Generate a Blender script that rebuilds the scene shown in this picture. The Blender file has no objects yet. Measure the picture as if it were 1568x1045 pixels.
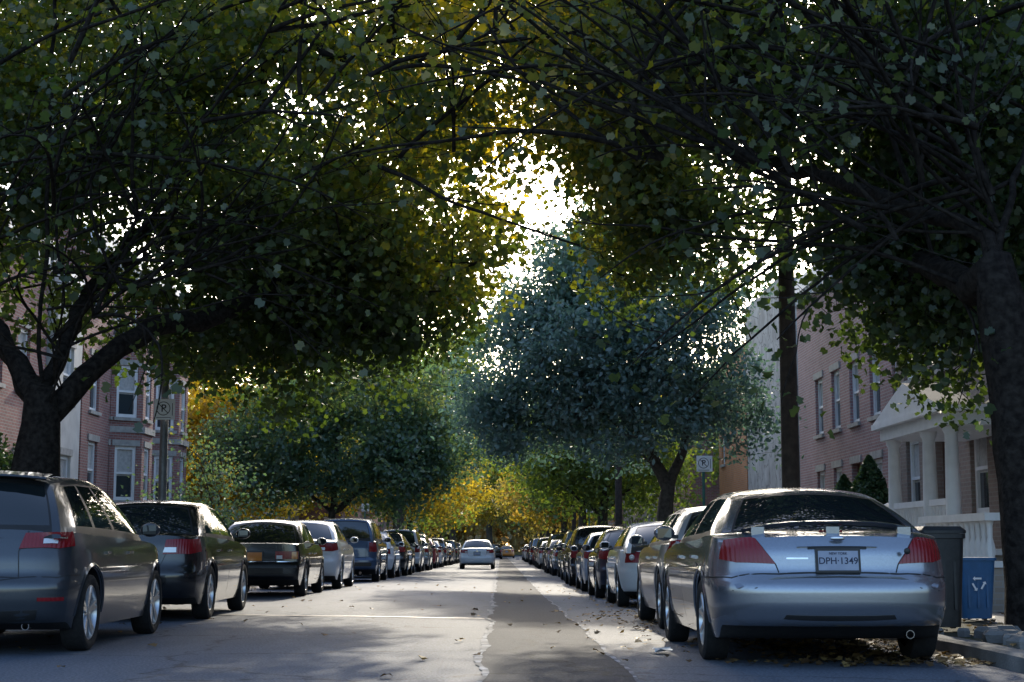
import bpy, math, random, time
import numpy as np
from mathutils import Vector, Matrix
from mathutils.bvhtree import BVHTree
T0=time.time()
scene=bpy.context.scene
random.seed(3); rng=np.random.default_rng(5)
COL=scene.collection

# ------------------------------------------------------------------ materials
def new_mat(name):
    m=bpy.data.materials.new(name); m.use_nodes=True
    nt=m.node_tree; b=nt.nodes['Principled BSDF']; return m,nt,b
def mat(name,c,rough=.5,metal=0,c2=None,scale=8,detail=4,bump=0,bscale=None,coat=0,spec=.5,lo=.35,hi=.65,croughm=0):
    m,nt,b=new_mat(name)
    b.inputs['Roughness'].default_value=rough; b.inputs['Metallic'].default_value=metal
    b.inputs['Specular IOR Level'].default_value=spec
    if coat: b.inputs['Coat Weight'].default_value=coat; b.inputs['Coat Roughness'].default_value=.04
    tc=nt.nodes.new('ShaderNodeTexCoord')
    n=nt.nodes.new('ShaderNodeTexNoise'); n.inputs['Scale'].default_value=scale; n.inputs['Detail'].default_value=detail
    nt.links.new(tc.outputs['Object'],n.inputs['Vector'])
    r=nt.nodes.new('ShaderNodeValToRGB'); r.color_ramp.elements[0].position=lo; r.color_ramp.elements[1].position=hi
    if c2 is None: c2=tuple(x*.85 for x in c)
    r.color_ramp.elements[0].color=(*c,1); r.color_ramp.elements[1].color=(*c2,1)
    nt.links.new(n.outputs['Fac'],r.inputs['Fac']); nt.links.new(r.outputs['Color'],b.inputs['Base Color'])
    if bump:
        n2=nt.nodes.new('ShaderNodeTexNoise'); n2.inputs['Scale'].default_value=bscale or scale*4; n2.inputs['Detail'].default_value=5
        nt.links.new(tc.outputs['Object'],n2.inputs['Vector'])
        bp=nt.nodes.new('ShaderNodeBump'); bp.inputs['Strength'].default_value=bump; bp.inputs['Distance'].default_value=.02
        nt.links.new(n2.outputs['Fac'],bp.inputs['Height']); nt.links.new(bp.outputs['Normal'],b.inputs['Normal'])
    return m
def brick_mat(name,c1,c2,mortar,scale=1.0):
    m,nt,b=new_mat(name); b.inputs['Roughness'].default_value=.85
    tc=nt.nodes.new('ShaderNodeTexCoord'); sp=nt.nodes.new('ShaderNodeSeparateXYZ'); ad=nt.nodes.new('ShaderNodeMath'); ad.operation='ADD'
    cb=nt.nodes.new('ShaderNodeCombineXYZ'); L=nt.links.new
    L(tc.outputs['Object'],sp.inputs[0]); L(sp.outputs[0],ad.inputs[0]); L(sp.outputs[1],ad.inputs[1]); L(ad.outputs[0],cb.inputs[0]); L(sp.outputs[2],cb.inputs[1])
    br=nt.nodes.new('ShaderNodeTexBrick'); L(cb.outputs[0],br.inputs['Vector'])
    br.inputs['Color1'].default_value=(*c1,1); br.inputs['Color2'].default_value=(*c2,1); br.inputs['Mortar'].default_value=(*mortar,1)
    br.inputs['Scale'].default_value=scale; br.inputs['Brick Width'].default_value=.22; br.inputs['Row Height'].default_value=.075; br.inputs['Mortar Size'].default_value=.009
    n=nt.nodes.new('ShaderNodeTexNoise'); n.inputs['Scale'].default_value=1.3; n.inputs['Detail'].default_value=6; L(tc.outputs['Object'],n.inputs['Vector'])
    mr=nt.nodes.new('ShaderNodeMapRange'); mr.inputs[3].default_value=.6; mr.inputs[4].default_value=1.25; L(n.outputs['Fac'],mr.inputs[0])
    mx=nt.nodes.new('ShaderNodeVectorMath'); mx.operation='SCALE'; L(br.outputs['Color'],mx.inputs[0]); L(mr.outputs[0],mx.inputs['Scale'])
    L(mx.outputs[0],b.inputs['Base Color'])
    bp=nt.nodes.new('ShaderNodeBump'); bp.inputs['Strength'].default_value=.5; bp.inputs['Distance'].default_value=.01; bp.invert=True
    L(br.outputs['Fac'],bp.inputs['Height']); L(bp.outputs[0],b.inputs['Normal'])
    return m
def leaf_mat(name,stops,trans,gain=2.2,gloss=.06,tcol=(1,.92,.25)):
    m=bpy.data.materials.new(name); m.use_nodes=True; nt=m.node_tree; nt.nodes.clear(); L=nt.links.new
    o=nt.nodes.new('ShaderNodeOutputMaterial'); a=nt.nodes.new('ShaderNodeAttribute'); a.attribute_name='tint'
    r=nt.nodes.new('ShaderNodeValToRGB')
    while len(r.color_ramp.elements)<len(stops): r.color_ramp.elements.new(.5)
    for e,(p,c) in zip(r.color_ramp.elements,stops): e.position=p; e.color=(*c,1)
    L(a.outputs['Fac'],r.inputs['Fac'])
    d=nt.nodes.new('ShaderNodeBsdfDiffuse'); t=nt.nodes.new('ShaderNodeBsdfTranslucent'); g=nt.nodes.new('ShaderNodeBsdfGlossy'); g.inputs['Roughness'].default_value=.42
    L(r.outputs['Color'],d.inputs['Color'])
    mu=nt.nodes.new('ShaderNodeVectorMath'); mu.operation='MULTIPLY'; mu.inputs[1].default_value=tuple(gain*x for x in tcol); L(r.outputs['Color'],mu.inputs[0]); L(mu.outputs[0],t.inputs['Color'])
    m1=nt.nodes.new('ShaderNodeMixShader'); m1.inputs[0].default_value=trans; L(d.outputs[0],m1.inputs[1]); L(t.outputs[0],m1.inputs[2])
    m2=nt.nodes.new('ShaderNodeMixShader'); m2.inputs[0].default_value=gloss; L(m1.outputs[0],m2.inputs[1]); L(g.outputs[0],m2.inputs[2]); L(m2.outputs[0],o.inputs['Surface'])
    return m

# ------------------------------------------------------------------ ground height
def gz(x,y):
    l=0 if y<28 else -.006*(y-28)
    r=0 if y<13 else (-.010*(y-13) if y<37 else -.24-.003*(y-37))
    if y>190:
        l=-.006*162; r=-.24-.003*153
    t=min(1,max(0,(x+3)/5.)); return l*(1-t)+r*t

# ------------------------------------------------------------------ mesh builder
class MB:
    def __init__(s): s.v=[]; s.f=[]; s.m=[]
    def vert(s,p): s.v.append((p[0],p[1],p[2])); return len(s.v)-1
    def face(s,ids,m=0): s.f.append(tuple(ids)); s.m.append(m)
    def quad(s,a,b,c,d,m=0):
        i=len(s.v); s.v+= [tuple(a),tuple(b),tuple(c),tuple(d)]; s.face((i,i+1,i+2,i+3),m)
    def box(s,a,b,m=0):
        x0,y0,z0=a; x1,y1,z1=b; i=len(s.v)
        s.v+=[(x0,y0,z0),(x1,y0,z0),(x1,y1,z0),(x0,y1,z0),(x0,y0,z1),(x1,y0,z1),(x1,y1,z1),(x0,y1,z1)]
        for q in ((0,3,2,1),(4,5,6,7),(0,1,5,4),(1,2,6,5),(2,3,7,6),(3,0,4,7)): s.face([i+k for k in q],m)
    def grid(s,P,m=0,flip=False):
        n=len(P); k=len(P[0]); i0=len(s.v)
        for r in P:
            for p in r: s.v.append((p[0],p[1],p[2]))
        for i in range(n-1):
            for j in range(k-1):
                q=[i0+i*k+j,i0+i*k+j+1,i0+(i+1)*k+j+1,i0+(i+1)*k+j]
                if flip: q.reverse()
                s.face(q,m(i,j) if callable(m) else m)
    def rings(s,R,m=0,cap=True,closed=True):
        n=len(R[0]); base=len(s.v)
        for r in R:
            for p in r: s.v.append((p[0],p[1],p[2]))
        for i in range(len(R)-1):
            for j in range(n if closed else n-1):
                a=base+i*n+j; b=base+i*n+(j+1)%n; s.face((a,b,b+n,a+n),m)
        if cap:
            s.face([base+j for j in range(n)][::-1],m); s.face([base+(len(R)-1)*n+j for j in range(n)],m)
    def cyl(s,p0,p1,r0,r1=None,n=12,m=0,cap=True):
        r1=r0 if r1 is None else r1; p0=Vector(p0); p1=Vector(p1); d=(p1-p0).normalized()
        u=d.orthogonal().normalized(); w=d.cross(u)
        R=[[p+(u*math.cos(2*math.pi*k/n)+w*math.sin(2*math.pi*k/n))*r for k in range(n)] for p,r in ((p0,r0),(p1,r1))]
        s.rings(R,m,cap)
    def lathe(s,prof,org,axis,n=16,m=0,cap=True):
        org=Vector(org); d=Vector(axis).normalized(); u=d.orthogonal().normalized(); w=d.cross(u)
        s.rings([[org+d*h+(u*math.cos(2*math.pi*k/n)+w*math.sin(2*math.pi*k/n))*r for k in range(n)] for r,h in prof],m,cap)
    def sphere(s,c,r,n=12,k=8,m=0):
        c=Vector(c); rx,ry,rz=r
        s.rings([[c+Vector((rx*math.sin(t)*math.cos(2*math.pi*j/n),ry*math.sin(t)*math.sin(2*math.pi*j/n),-rz*math.cos(t))) for j in range(n)] for t in [math.pi*(i+.15)/(k+.3) for i in range(k+1)]],m)
    def mesh(s,name,mats,angle=None,merge=False):
        me=bpy.data.meshes.new(name); me.from_pydata(s.v,[],s.f); me.polygons.foreach_set('material_index',s.m)
        for m in mats: me.materials.append(m)
        if merge:
            import bmesh
            bm=bmesh.new(); bm.from_mesh(me); bmesh.ops.remove_doubles(bm,verts=bm.verts,dist=.0008); bmesh.ops.recalc_face_normals(bm,faces=bm.faces); bm.to_mesh(me); bm.free()
        if angle is not None:
            me.polygons.foreach_set('use_smooth',[True]*len(me.polygons)); me.set_sharp_from_angle(angle=math.radians(angle))
        me.update(); return me
    def obj(s,name,mats,angle=None,parent=None,merge=False,bevel=0):
        o=bpy.data.objects.new(name,s.mesh(name,mats,angle,merge)); COL.objects.link(o)
        if parent: o.parent=parent
        if bevel:
            b=o.modifiers.new('bevel','BEVEL'); b.width=bevel; b.segments=2; b.limit_method='ANGLE'
        return o
def empty(name,loc=(0,0,0)):
    e=bpy.data.objects.new(name,None); e.location=loc; e.empty_display_size=.3; COL.objects.link(e); return e
def text_obj(name,body,size,loc,rot,m,parent=None,extrude=.001):
    cu=bpy.data.curves.new(name,'FONT'); cu.body=body; cu.size=size; cu.align_x='CENTER'; cu.align_y='CENTER'; cu.extrude=extrude; cu.offset=size*.012
    t=bpy.data.objects.new(name+'_t',cu); COL.objects.link(t)
    dg=bpy.context.evaluated_depsgraph_get(); me=bpy.data.meshes.new_from_object(t.evaluated_get(dg)); bpy.data.objects.remove(t)
    o=bpy.data.objects.new(name,me); me.materials.clear(); me.materials.append(m); o.location=loc; o.rotation_euler=rot; COL.objects.link(o)
    if parent: o.parent=parent
    return o

# ------------------------------------------------------------------ leaves and trees
MAPLE=np.array([(0,-.5),(.45,-.25),(.3,.02),(.48,.28),(0,.58),(-.48,.28),(-.3,.02),(-.45,-.25)])
OVAL=np.array([(0,-.5),(.26,-.12),(.2,.25),(0,.55),(-.2,.25),(-.26,-.12)])
RHOMB=np.array([(0,-.5),(.34,0),(0,.5),(-.34,0)])
def leaf_mesh(name,C,size,tint,material,shape,up=.5,flat=False):
    N=len(C); K=len(shape)
    n=rng.normal(size=(N,3)); 
    if flat: n*=.18
    n[:,2]+=up if not flat else 1; n/=np.linalg.norm(n,axis=1)[:,None]
    a=rng.normal(size=(N,3)); t=np.cross(n,a); t/=np.linalg.norm(t,axis=1)[:,None]; b=np.cross(n,t)
    s=size[:,None,None]
    V=C[:,None,:]+s*(shape[None,:,0:1]*t[:,None,:]+shape[None,:,1:2]*b[:,None,:]+(np.abs(shape[None,:,0:1])*.35-.25*shape[None,:,1:2]**2)*n[:,None,:])
    me=bpy.data.meshes.new(name); me.vertices.add(N*K); me.vertices.foreach_set('co',V.astype(np.float32).ravel())
    me.loops.add(N*K); me.loops.foreach_set('vertex_index',np.arange(N*K,dtype=np.int32))
    me.polygons.add(N); me.polygons.foreach_set('loop_start',np.arange(0,N*K,K,dtype=np.int32))
    me.update(calc_edges=True)
    at=me.attributes.new('tint','FLOAT','POINT'); at.data.foreach_set('value',np.repeat(np.clip(tint,0,1),K).astype(np.float32))
    me.materials.append(material); return me
def catmull(pts,step=.3):
    P=[Vector(p) for p in pts]; P=[P[0]*2-P[1]]+P+[P[-1]*2-P[-2]]; out=[P[1]]
    for i in range(1,len(P)-2):
        n=max(1,int((P[i+1]-P[i]).length/step))
        for k in range(1,n+1):
            t=k/n; a,b,c,d=P[i-1:i+3]
            out.append(.5*((2*b)+(c-a)*t+(2*a-5*b+4*c-d)*t*t+(3*b-a-3*c+d)*t**3))
    return out
def tree(name,base,limbs,blobs,natt,nleaf,lsize,R,lm,bark,seed=1,shape=OVAL,tip=.005,spread=.28,reject=None,clump=10,csig=.55,tfun=None,minz=2.2,limbf=.8,bare=0,sprays=None):
    r=np.random.default_rng(seed); base=Vector(base)
    nodes=[]; par=[]; ok=[]; ntrunk=0
    for li,lb in enumerate(limbs):
        pts=catmull(lb,.3)
        if li==0: prev=-1; st=0
        else:
            A=np.array(nodes); prev=int(np.argmin(((A-np.array(pts[0]))**2).sum(1))); st=1
        for p in pts[st:]:
            j=r.normal(size=3)*.03 if li>0 else r.normal(size=3)*.008
            nodes.append(np.array(p)+j); par.append(prev); prev=len(nodes)-1; ok.append(p[2]>minz+base.z)
        if li==0: ntrunk=len(nodes)
    nlimb=len(nodes)
    vol=np.array([b[3]*b[4]*b[5] for b in blobs])**.8*np.array([b[6] if len(b)>6 else 1 for b in blobs]); vol/=vol.sum(); blobs=[b[:6] for b in blobs]
    nc=max(4,natt//clump)
    bi=r.choice(len(blobs),nc,p=vol); B=np.array(blobs)[bi]
    d=r.normal(size=(nc,3)); d/=np.linalg.norm(d,axis=1)[:,None]; rad=r.random(nc)**.42
    CC=B[:,:3]+B[:,3:]*d*rad[:,None]
    ci=r.integers(0,nc,natt); A=CC[ci]+r.normal(size=(natt,3))*csig*np.array([1,1,.75])
    if reject is not None:
        k=~reject(A); A=A[k]
    M=len(A); nd=np.array(nodes); okk=np.array(ok)
    if not okk.any(): okk[-3:]=True
    best=np.full(M,1e9); bid=np.zeros(M,int)
    for j in np.nonzero(okk)[0]:
        dd=((A-nd[j])**2).sum(1); u=dd<best; best[u]=dd[u]; bid[u]=j
    done=np.zeros(M,bool); tips=[]
    for _ in range(M):
        i=int(np.argmin(np.where(done,1e9,best))); done[i]=True; j=bid[i]; q=nodes[j]; p=A[i]; L=np.linalg.norm(p-q); n=max(1,int(L/.35)); prev=j
        jt=r.normal(size=3)*.07*L; jt[2]+=.06*L
        for k in range(1,n+1):
            t=k/n; x=q+(p-q)*t+jt*4*t*(1-t); nodes.append(x); par.append(prev); prev=len(nodes)-1
            if k==n or k==n//2:
                dd=((A-x)**2).sum(1); u=(dd<best)&~done; best[u]=dd[u]; bid[u]=prev
        tips.append(prev)
    N=len(nodes); cnt=np.zeros(N); cnt[tips]=1
    for i in range(N-1,0,-1):
        if par[i]>=0: cnt[par[i]]+=cnt[i]
    cnt=np.maximum(cnt,1); e=math.log(R/tip)/math.log(max(cnt[0],2)); rad=tip*cnt**e
    sc=np.ones(N); sc[ntrunk:]=limbf; rad=np.maximum(rad*sc,tip)
    ch=[[] for _ in range(N)]
    for i in range(1,N):
        if par[i]>=0: ch[par[i]].append(i)
    mb=MB(); stack=[(0,-1)]
    def sweep(P,Rr,root_=False):
        rm=Rr[0]; ns=12 if rm>.15 else (8 if rm>.05 else (5 if rm>.02 else 3)); u=None; RR=[]
        for k in range(len(P)):
            tn=(P[min(k+1,len(P)-1)]-P[max(k-1,0)]).normalized()
            if u is None: u=tn.orthogonal().normalized()
            u=(u-tn*u.dot(tn)).normalized(); w=tn.cross(u); rr=Rr[k]
            if root_: rr*=1+.55*math.exp(-max(0,P[k].z-base.z)/.28)
            RR.append([P[k]+(u*math.cos(2*math.pi*q/ns)+w*math.sin(2*math.pi*q/ns))*rr*(1+(.07*math.sin(3*q+k*.3) if ns>=8 else 0)) for q in range(ns)])
        mb.rings(RR,0,cap=False)
    while stack:
        s0,pp=stack.pop(); chain=[s0]; 
        while ch[chain[-1]]:
            c=sorted(ch[chain[-1]],key=lambda k:-cnt[k]); chain.append(c[0])
            for o in c[1:]: stack.append((o,chain[-2]))
        P=[Vector(nodes[k]) for k in chain]; Rr=[rad[k] for k in chain]
        if pp>=0: P=[Vector(nodes[pp])]+P; Rr=[min(rad[pp],Rr[0]*1.3)]+Rr
        if len(P)<2: continue
        if len(Rr)>6:
            a_=np.pad(np.array(Rr),2,'edge'); Rr=list(np.convolve(a_,np.ones(5)/5,'valid'))
        sweep(P,Rr,pp<0)
    extra=[]
    if sprays:
        nsp,(dx,dy,dz),ymax=sprays; cand=[i for i in range(ntrunk+2,nlimb) if nodes[i][1]<ymax and nodes[i][2]>base.z+3.2]
        for s_ in range(nsp):
            p=Vector(nodes[int(r.choice(cand))]); dr=Vector((dx+r.normal()*.55,dy+r.normal()*.30,dz+r.normal()*.35)).normalized(); P=[p.copy()]; L=r.uniform(1.8,4.2); n=int(L/.22); bend=Vector((r.normal()*.05+dx*.03,-.01,r.normal()*.03-.025))
            for k in range(n):
                dr=(dr+bend+Vector(r.normal(size=3)*.05)).normalized(); P.append(P[-1]+dr*.22)
            r0=r.uniform(.016,.032); Rr=[r0*(1-k/(n+1))**.8+.004 for k in range(n+1)]; sweep(P,Rr)
            for q in range(3):     # side twigs
                k0=int(r.integers(n//3,n)); p2=P[k0]; d2=(P[k0]-P[k0-1]).normalized()+Vector(r.normal(size=3)*.5); d2.normalize(); Q=[p2]
                for k in range(int(r.integers(3,7))): d2=(d2+Vector(r.normal(size=3)*.08)+Vector((0,0,.03))).normalized(); Q.append(Q[-1]+d2*.2)
                sweep(Q,[Rr[k0]*.6*(1-k/len(Q))+.003 for k in range(len(Q))]); extra.append(Q[-1])
            extra.append(P[-1])
    root=empty(name,base)
    o=mb.obj('trunk_and_branches',[bark],angle=80,parent=root); o.location=-base
    nl=np.maximum(3,(nleaf*(.35+1.3*r.random(M))).astype(int)); nl[r.random(M)<bare]=2
    tp=np.array(nodes)[tips]
    if extra: tp=np.concatenate([tp,np.array([tuple(q) for q in extra])]); nl=np.concatenate([nl,r.integers(2,12,len(extra))])
    ai=np.repeat(np.arange(len(tp)),nl); tot=len(ai)
    C=tp[ai]+r.normal(size=(tot,3))*spread*np.array([1,1,.8])
    cl=r.random(len(tp))[ai]
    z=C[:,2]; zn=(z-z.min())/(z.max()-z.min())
    ti=.35*cl+.35*r.random(tot)+.3*zn  # height term yellows upper leaves, painting in sunlight from above
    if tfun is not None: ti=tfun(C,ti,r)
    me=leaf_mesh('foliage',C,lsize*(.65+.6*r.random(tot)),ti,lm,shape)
    f=bpy.data.objects.new('foliage',me); COL.objects.link(f); f.parent=root; f.location=-base
    return root
bark=mat('bark',(.036,.031,.027),.95,c2=(.013,.011,.010),scale=14,bump=1.0,bscale=22,spec=.1)
bark2=mat('bark_grey',(.10,.09,.075),.9,c2=(.05,.045,.038),scale=10,bump=.8,bscale=25,spec=.2)
leafA=leaf_mat('leaf_maple_turning_glow',[(0,(.026,.056,.024)),(.52,(.048,.082,.028)),(.78,(.13,.14,.02)),(1,(.38,.29,.025))],.52,2.5)  # yellow stops also carry the painted backlight glow
leafB=leaf_mat('leaf_maple_dark',[(0,(.025,.052,.027)),(.56,(.046,.078,.031)),(.82,(.12,.13,.022)),(1,(.38,.29,.025))],.52,2.5)
leafC=leaf_mat('leaf_blue_green',[(0,(.075,.14,.13)),(.5,(.135,.215,.195)),(.85,(.20,.27,.20)),(1,(.30,.31,.15))],.42,1.4,gloss=.09,tcol=(.85,1,.7))
leafD=leaf_mat('leaf_green',[(0,(.055,.12,.085)),(.5,(.095,.165,.115)),(.8,(.18,.21,.09)),(1,(.36,.30,.05))],.5,1.7,tcol=(1,1,.45))
leafY=leaf_mat('leaf_yellow',[(0,(.16,.17,.03)),(.4,(.34,.28,.035)),(.75,(.50,.35,.04)),(1,(.55,.32,.04))],.55,1.6,tcol=(1,.95,.4))
leafO=leaf_mat('leaf_orange',[(0,(.13,.16,.05)),(.4,(.28,.25,.07)),(.75,(.48,.29,.07)),(1,(.55,.33,.1))],.55,1.6,tcol=(1,.95,.5))
leafG=leaf_mat('leaf_far_green',[(0,(.07,.13,.05)),(.5,(.14,.2,.06)),(.8,(.26,.27,.06)),(1,(.44,.35,.05))],.55,1.8,tcol=(1,1,.35))  # greens paled to paint in haze down the street
leafH=leaf_mat('leaf_distant_mixed_hazy',[(0,(.20,.25,.14)),(.4,(.34,.34,.18)),(.75,(.54,.42,.22)),(1,(.60,.45,.24))],.55,1.6,tcol=(1,.97,.7))  # pale stops put distance haze into the leaf colour

gap=lambda A:((np.abs(A[:,0]-(.85+.012*(A[:,1]-20)))<.55)&(A[:,2]<6.5))|((A[:,0]<-5.0)&(A[:,1]>22.5)&(A[:,2]<3.9))
glowt=lambda C,ti,r: ti*.88+.30*np.exp(-((C[:,0]-.3)/2.6)**2)*(C[:,2]>4.8)+.12*(C[:,2]>7.2)  # backlit sun glow painted as yellower tint, high and over mid-street
# left street maple
tree('maple_tree',(-6.55,22,-.05),[
 [(-6.6,22,-.1),(-6.58,22,.8),(-6.5,22,1.8),(-6.45,22,2.6)],
 [(-6.4,22,2.6),(-6.0,21.4,3.4),(-5.5,20.8,4.15),(-4.36,20,5.65),(-3.1,19.3,6.3),(-2.2,19,6.5),(-1.0,18.5,6.75),(.2,18,7.0)],
 [(-6.4,22,2.6),(-5.9,22.2,3.3),(-5.3,22.7,3.95),(-4.3,24,4.5),(-2.6,26,5.8),(-1.4,27,6.2)],
 [(-6.4,22,2.6),(-6.45,21.8,3.6),(-6.3,21.4,5.0),(-6.2,21,7),(-6.1,21,9),(-6,21,11)],
 [(-6.45,22,2.5),(-6.8,21.4,3.4),(-7.0,21.0,4.6),(-6.8,20.6,6.3),(-7,20.4,8.6)],
 [(-6.2,22,3.1),(-6.0,21.2,4.2),(-5.5,20.6,5.6),(-4.9,20,7.2),(-4.2,19.8,9.0)],
 [(-6.4,22,3),(-6.2,24,5),(-5.5,27,7),(-4.5,30,8.5)],
 [(-6.3,22,3.4),(-5.8,20,5.5),(-4.8,17.5,7.0),(-3.2,15.8,7.6),(-1.8,15,8.0)],
 [(-6.5,22,2.9),(-7.6,22.5,4.5),(-9,23,6.5)],
 [(-6.3,22,3.0),(-5.8,20.6,4.6),(-5.2,19.6,6.2),(-4.6,19,7.3),(-3.4,18.4,8.1)],
 [(-5.5,20.8,4.2),(-4.6,20.4,4.9),(-3.4,20.2,5.4),(-2.0,20,5.8),(-.6,20,6.0)],
 [(-4.36,20,5.65),(-3.5,19.2,6.6),(-2.6,18.5,7.4),(-1.4,18,8.2)],
 [(-5.9,21.3,3.6),(-5.2,20.5,4.1),(-4.0,20.2,4.5),(-2.8,20.5,4.9)]],
 [(-5.5,24.5,8.8,4.3,4,3.4),(-2.3,23.3,7.5,3.0,3.8,1.9,1.0),(-3.7,27,5.2,2.9,3.2,1.8,2.5),(-1.1,25.5,5.6,1.5,3,1.0,1.3),(-8,23.5,6.5,2.6,3.0,3.4,1.2),(-3.5,30,7.5,3.2,2.5,2.2,1.4),(.3,23,8.6,2.3,4,1.2,1.3),(-3,18,7.6,3,1.6,1.0,.22)],
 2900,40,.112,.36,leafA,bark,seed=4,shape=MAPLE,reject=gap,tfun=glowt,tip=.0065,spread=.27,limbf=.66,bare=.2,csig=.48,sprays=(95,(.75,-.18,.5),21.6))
# right street maple
tree('maple_tree',(4.9,14.5,-.05),[
 [(4.92,14.5,-.1),(4.86,14.5,1.2),(4.80,14.5,2.4),(4.66,14.5,3.5)],
 [(4.66,14.5,3.4),(4.35,14.5,3.58),(3.75,14.4,3.7),(3.22,14.4,4.0),(2.77,14.5,4.40),(2.39,14.7,5.1),(1.96,15,5.7),(1.34,15.5,6.3)],
 [(4.66,14.5,3.5),(4.4,14.3,4.2),(4.11,14.1,4.8),(3.8,14.0,5.3),(3.1,14.2,5.7),(2.5,14.5,6.0),(1.4,15,6.5)],
 [(4.66,14.5,3.5),(4.7,14.8,4.2),(4.8,15.2,5.5),(4.9,15.5,7.5),(5,16,9)],
 [(4.6,14.7,3.3),(4.6,16,3.7),(4.7,17.2,4.0),(4.8,18.2,3.9)],
 [(4.5,14.7,3.9),(4.0,16.5,4.7),(3.4,19,5.6),(2.6,22,6.8),(1.6,25,7.6)],
 [(4.7,14.5,3.6),(5.3,15.5,4.8),(6.5,17,6.2)],
 [(3.75,14.4,3.7),(3.55,14.5,4.6),(3.1,14.6,5.3),(2.5,15.5,6.2)],
 [(4.0,14.4,3.65),(3.8,14.2,4.6),(3.7,14.2,5.5),(3.2,14.4,6.2)],
 [(3.22,14.4,4.0),(2.5,14.6,4.5),(1.9,15.2,5.1),(1.2,16,5.8)],
 [(4.66,14.5,3.5),(4.55,14.3,4.5),(4.3,14.0,5.4),(4.4,13.8,6.4)],
 [(2.77,14.5,4.4),(2.2,15,4.6),(1.6,16,4.9),(1.3,17.2,5.4)]],
 [(4.2,18.4,6.9,2.8,2.7,2.1),(2.4,20,6.9,2.1,3.4,1.6,1.1),(4.95,18.6,4.0,.8,1.4,1.0,2.0),(5.8,18.8,5.8,2.2,3.2,2.4,1.2),(2.0,24.5,6.8,1.3,3,1.3,1.1),(2.8,23.5,5.7,1.5,2.2,.9,1.5),(3.2,16.2,7.0,2.3,1.2,.9,.3)],
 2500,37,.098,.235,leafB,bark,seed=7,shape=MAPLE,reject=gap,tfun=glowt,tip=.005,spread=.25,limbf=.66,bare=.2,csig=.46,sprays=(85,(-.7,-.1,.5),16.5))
# blue-green tree on the right
tree('pear_tree',(4.35,42,-.3),[
 [(4.3,42,-.4),(4.35,42,1),(4.5,42,2.4),(4.9,42,3.4)],
 [(4.5,42,2.4),(4.0,42,3.4),(3.2,42,4.8),(2.6,42,6.5),(2.3,42,8.6)],
 [(4.9,42,3.4),(5.1,42,4.6),(5.0,42,6),(5,42,7.8)],
 [(4.2,42,2.9),(3.2,41.5,3.9),(2,41.5,4.8),(.8,41.5,5.4)]],
 [(1.0,42,5.4,2.2,2.6,1.9,1.1),(4.7,42,6.2,2.2,2.6,2.0),(2.6,42,8.2,1.5,2.0,1.7,1.2),(5.9,42,4.6,1.2,1.8,1.3),(3.2,42,4.2,2.3,2.3,1.0),(.0,42,4.3,1.1,1.6,1.2),(5.6,42,7.8,1.1,1.6,1.0),(3.0,41,6.2,2.2,2.3,1.6,1.1),(.9,42,7.2,1.2,1.6,.9)],
 1800,46,.15,.21,leafC,bark2,seed=11,shape=OVAL,spread=.26,minz=2.6,csig=.42,bare=.2)
# left green tree
tree('linden_tree',(-6.2,58,-.3),[
 [(-6.2,58,-.3),(-6.2,58,1.5),(-6.1,58,3),(-6.0,58,5.5)],
 [(-6.1,58,2),(-4.8,58,3.2),(-3.4,58,4)],[(-6.1,58,2),(-7.6,58,3.2),(-9,58,4)]],
 [(-6.0,58,4.4,3.3,4,1.9),(-3.4,58,4.0,2.3,3,1.5),(-8.8,58,4.1,1.6,3,1.4),(-5,58,6.4,2.1,3,1.4),(-2.6,58,5.9,1.5,2.2,1.2),(-7.6,58,6.0,1.4,2,1.0)],
 950,46,.19,.18,leafD,bark2,seed=15,shape=RHOMB,spread=.33,minz=1.6,bare=.2,csig=.55)
def autumn_tree(name,x,y,h,rx,lm,seed,natt=450,nleaf=45,ls=.24,low=2.0,R=.22):
    g=gz(x,y)-.1
    return tree(name,(x,y,g),[[(x,y,g),(x,y,g+h*.3),(x+.2,y,g+h*.55),(x,y,g+h*.8)],
      [(x,y,g+h*.3),(x-rx*.5,y,g+h*.5),(x-rx*.7,y,g+h*.62)],[(x,y,g+h*.33),(x+rx*.5,y,g+h*.52),(x+rx*.75,y,g+h*.6)]],
      [(x,y,(h+low)/2+g,rx,rx,(h-low)/2),(x-rx*.4,y,low+(h-low)*.35+g,rx*.7,rx*.8,(h-low)*.33),(x+rx*.4,y,low+(h-low)*.4+g,rx*.7,rx*.8,(h-low)*.33)],
      natt,nleaf,ls,R,lm,bark2,seed=seed,shape=RHOMB,spread=.40,minz=low*.8,csig=.7,bare=.15)
autumn_tree('maple_tree',-4.9,77,12.0,4.4,leafG,21,600,42,.24,low=5)
autumn_tree('maple_tree',-12.2,64,10.5,4.6,leafY,22,700,42,.24,low=1.2)
autumn_tree('maple_tree',4.3,66,8.2,3.9,leafG,23,600,42,.2,low=2.8)
protoY=autumn_tree('maple_tree',-6.3,96,9.5,4.4,leafY,24,420,42,.26,low=3)
protoG=autumn_tree('maple_tree',4.4,84,9.5,4.0,leafG,25,420,42,.25,low=3)
protoO=autumn_tree('maple_tree',4.4,108,9.5,4.2,leafO,26,400,42,.28,low=2.8)
def tree_copy(proto,x,y,rz,s):
    e=empty('maple_tree',(x,y,gz(x,y)-.1)); e.rotation_euler=(0,0,rz); e.scale=(s,s,s)
    for c in proto.children:
        o=bpy.data.objects.new(c.name.split('.')[0],c.data); COL.objects.link(o); o.parent=e; o.location=c.location
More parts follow.
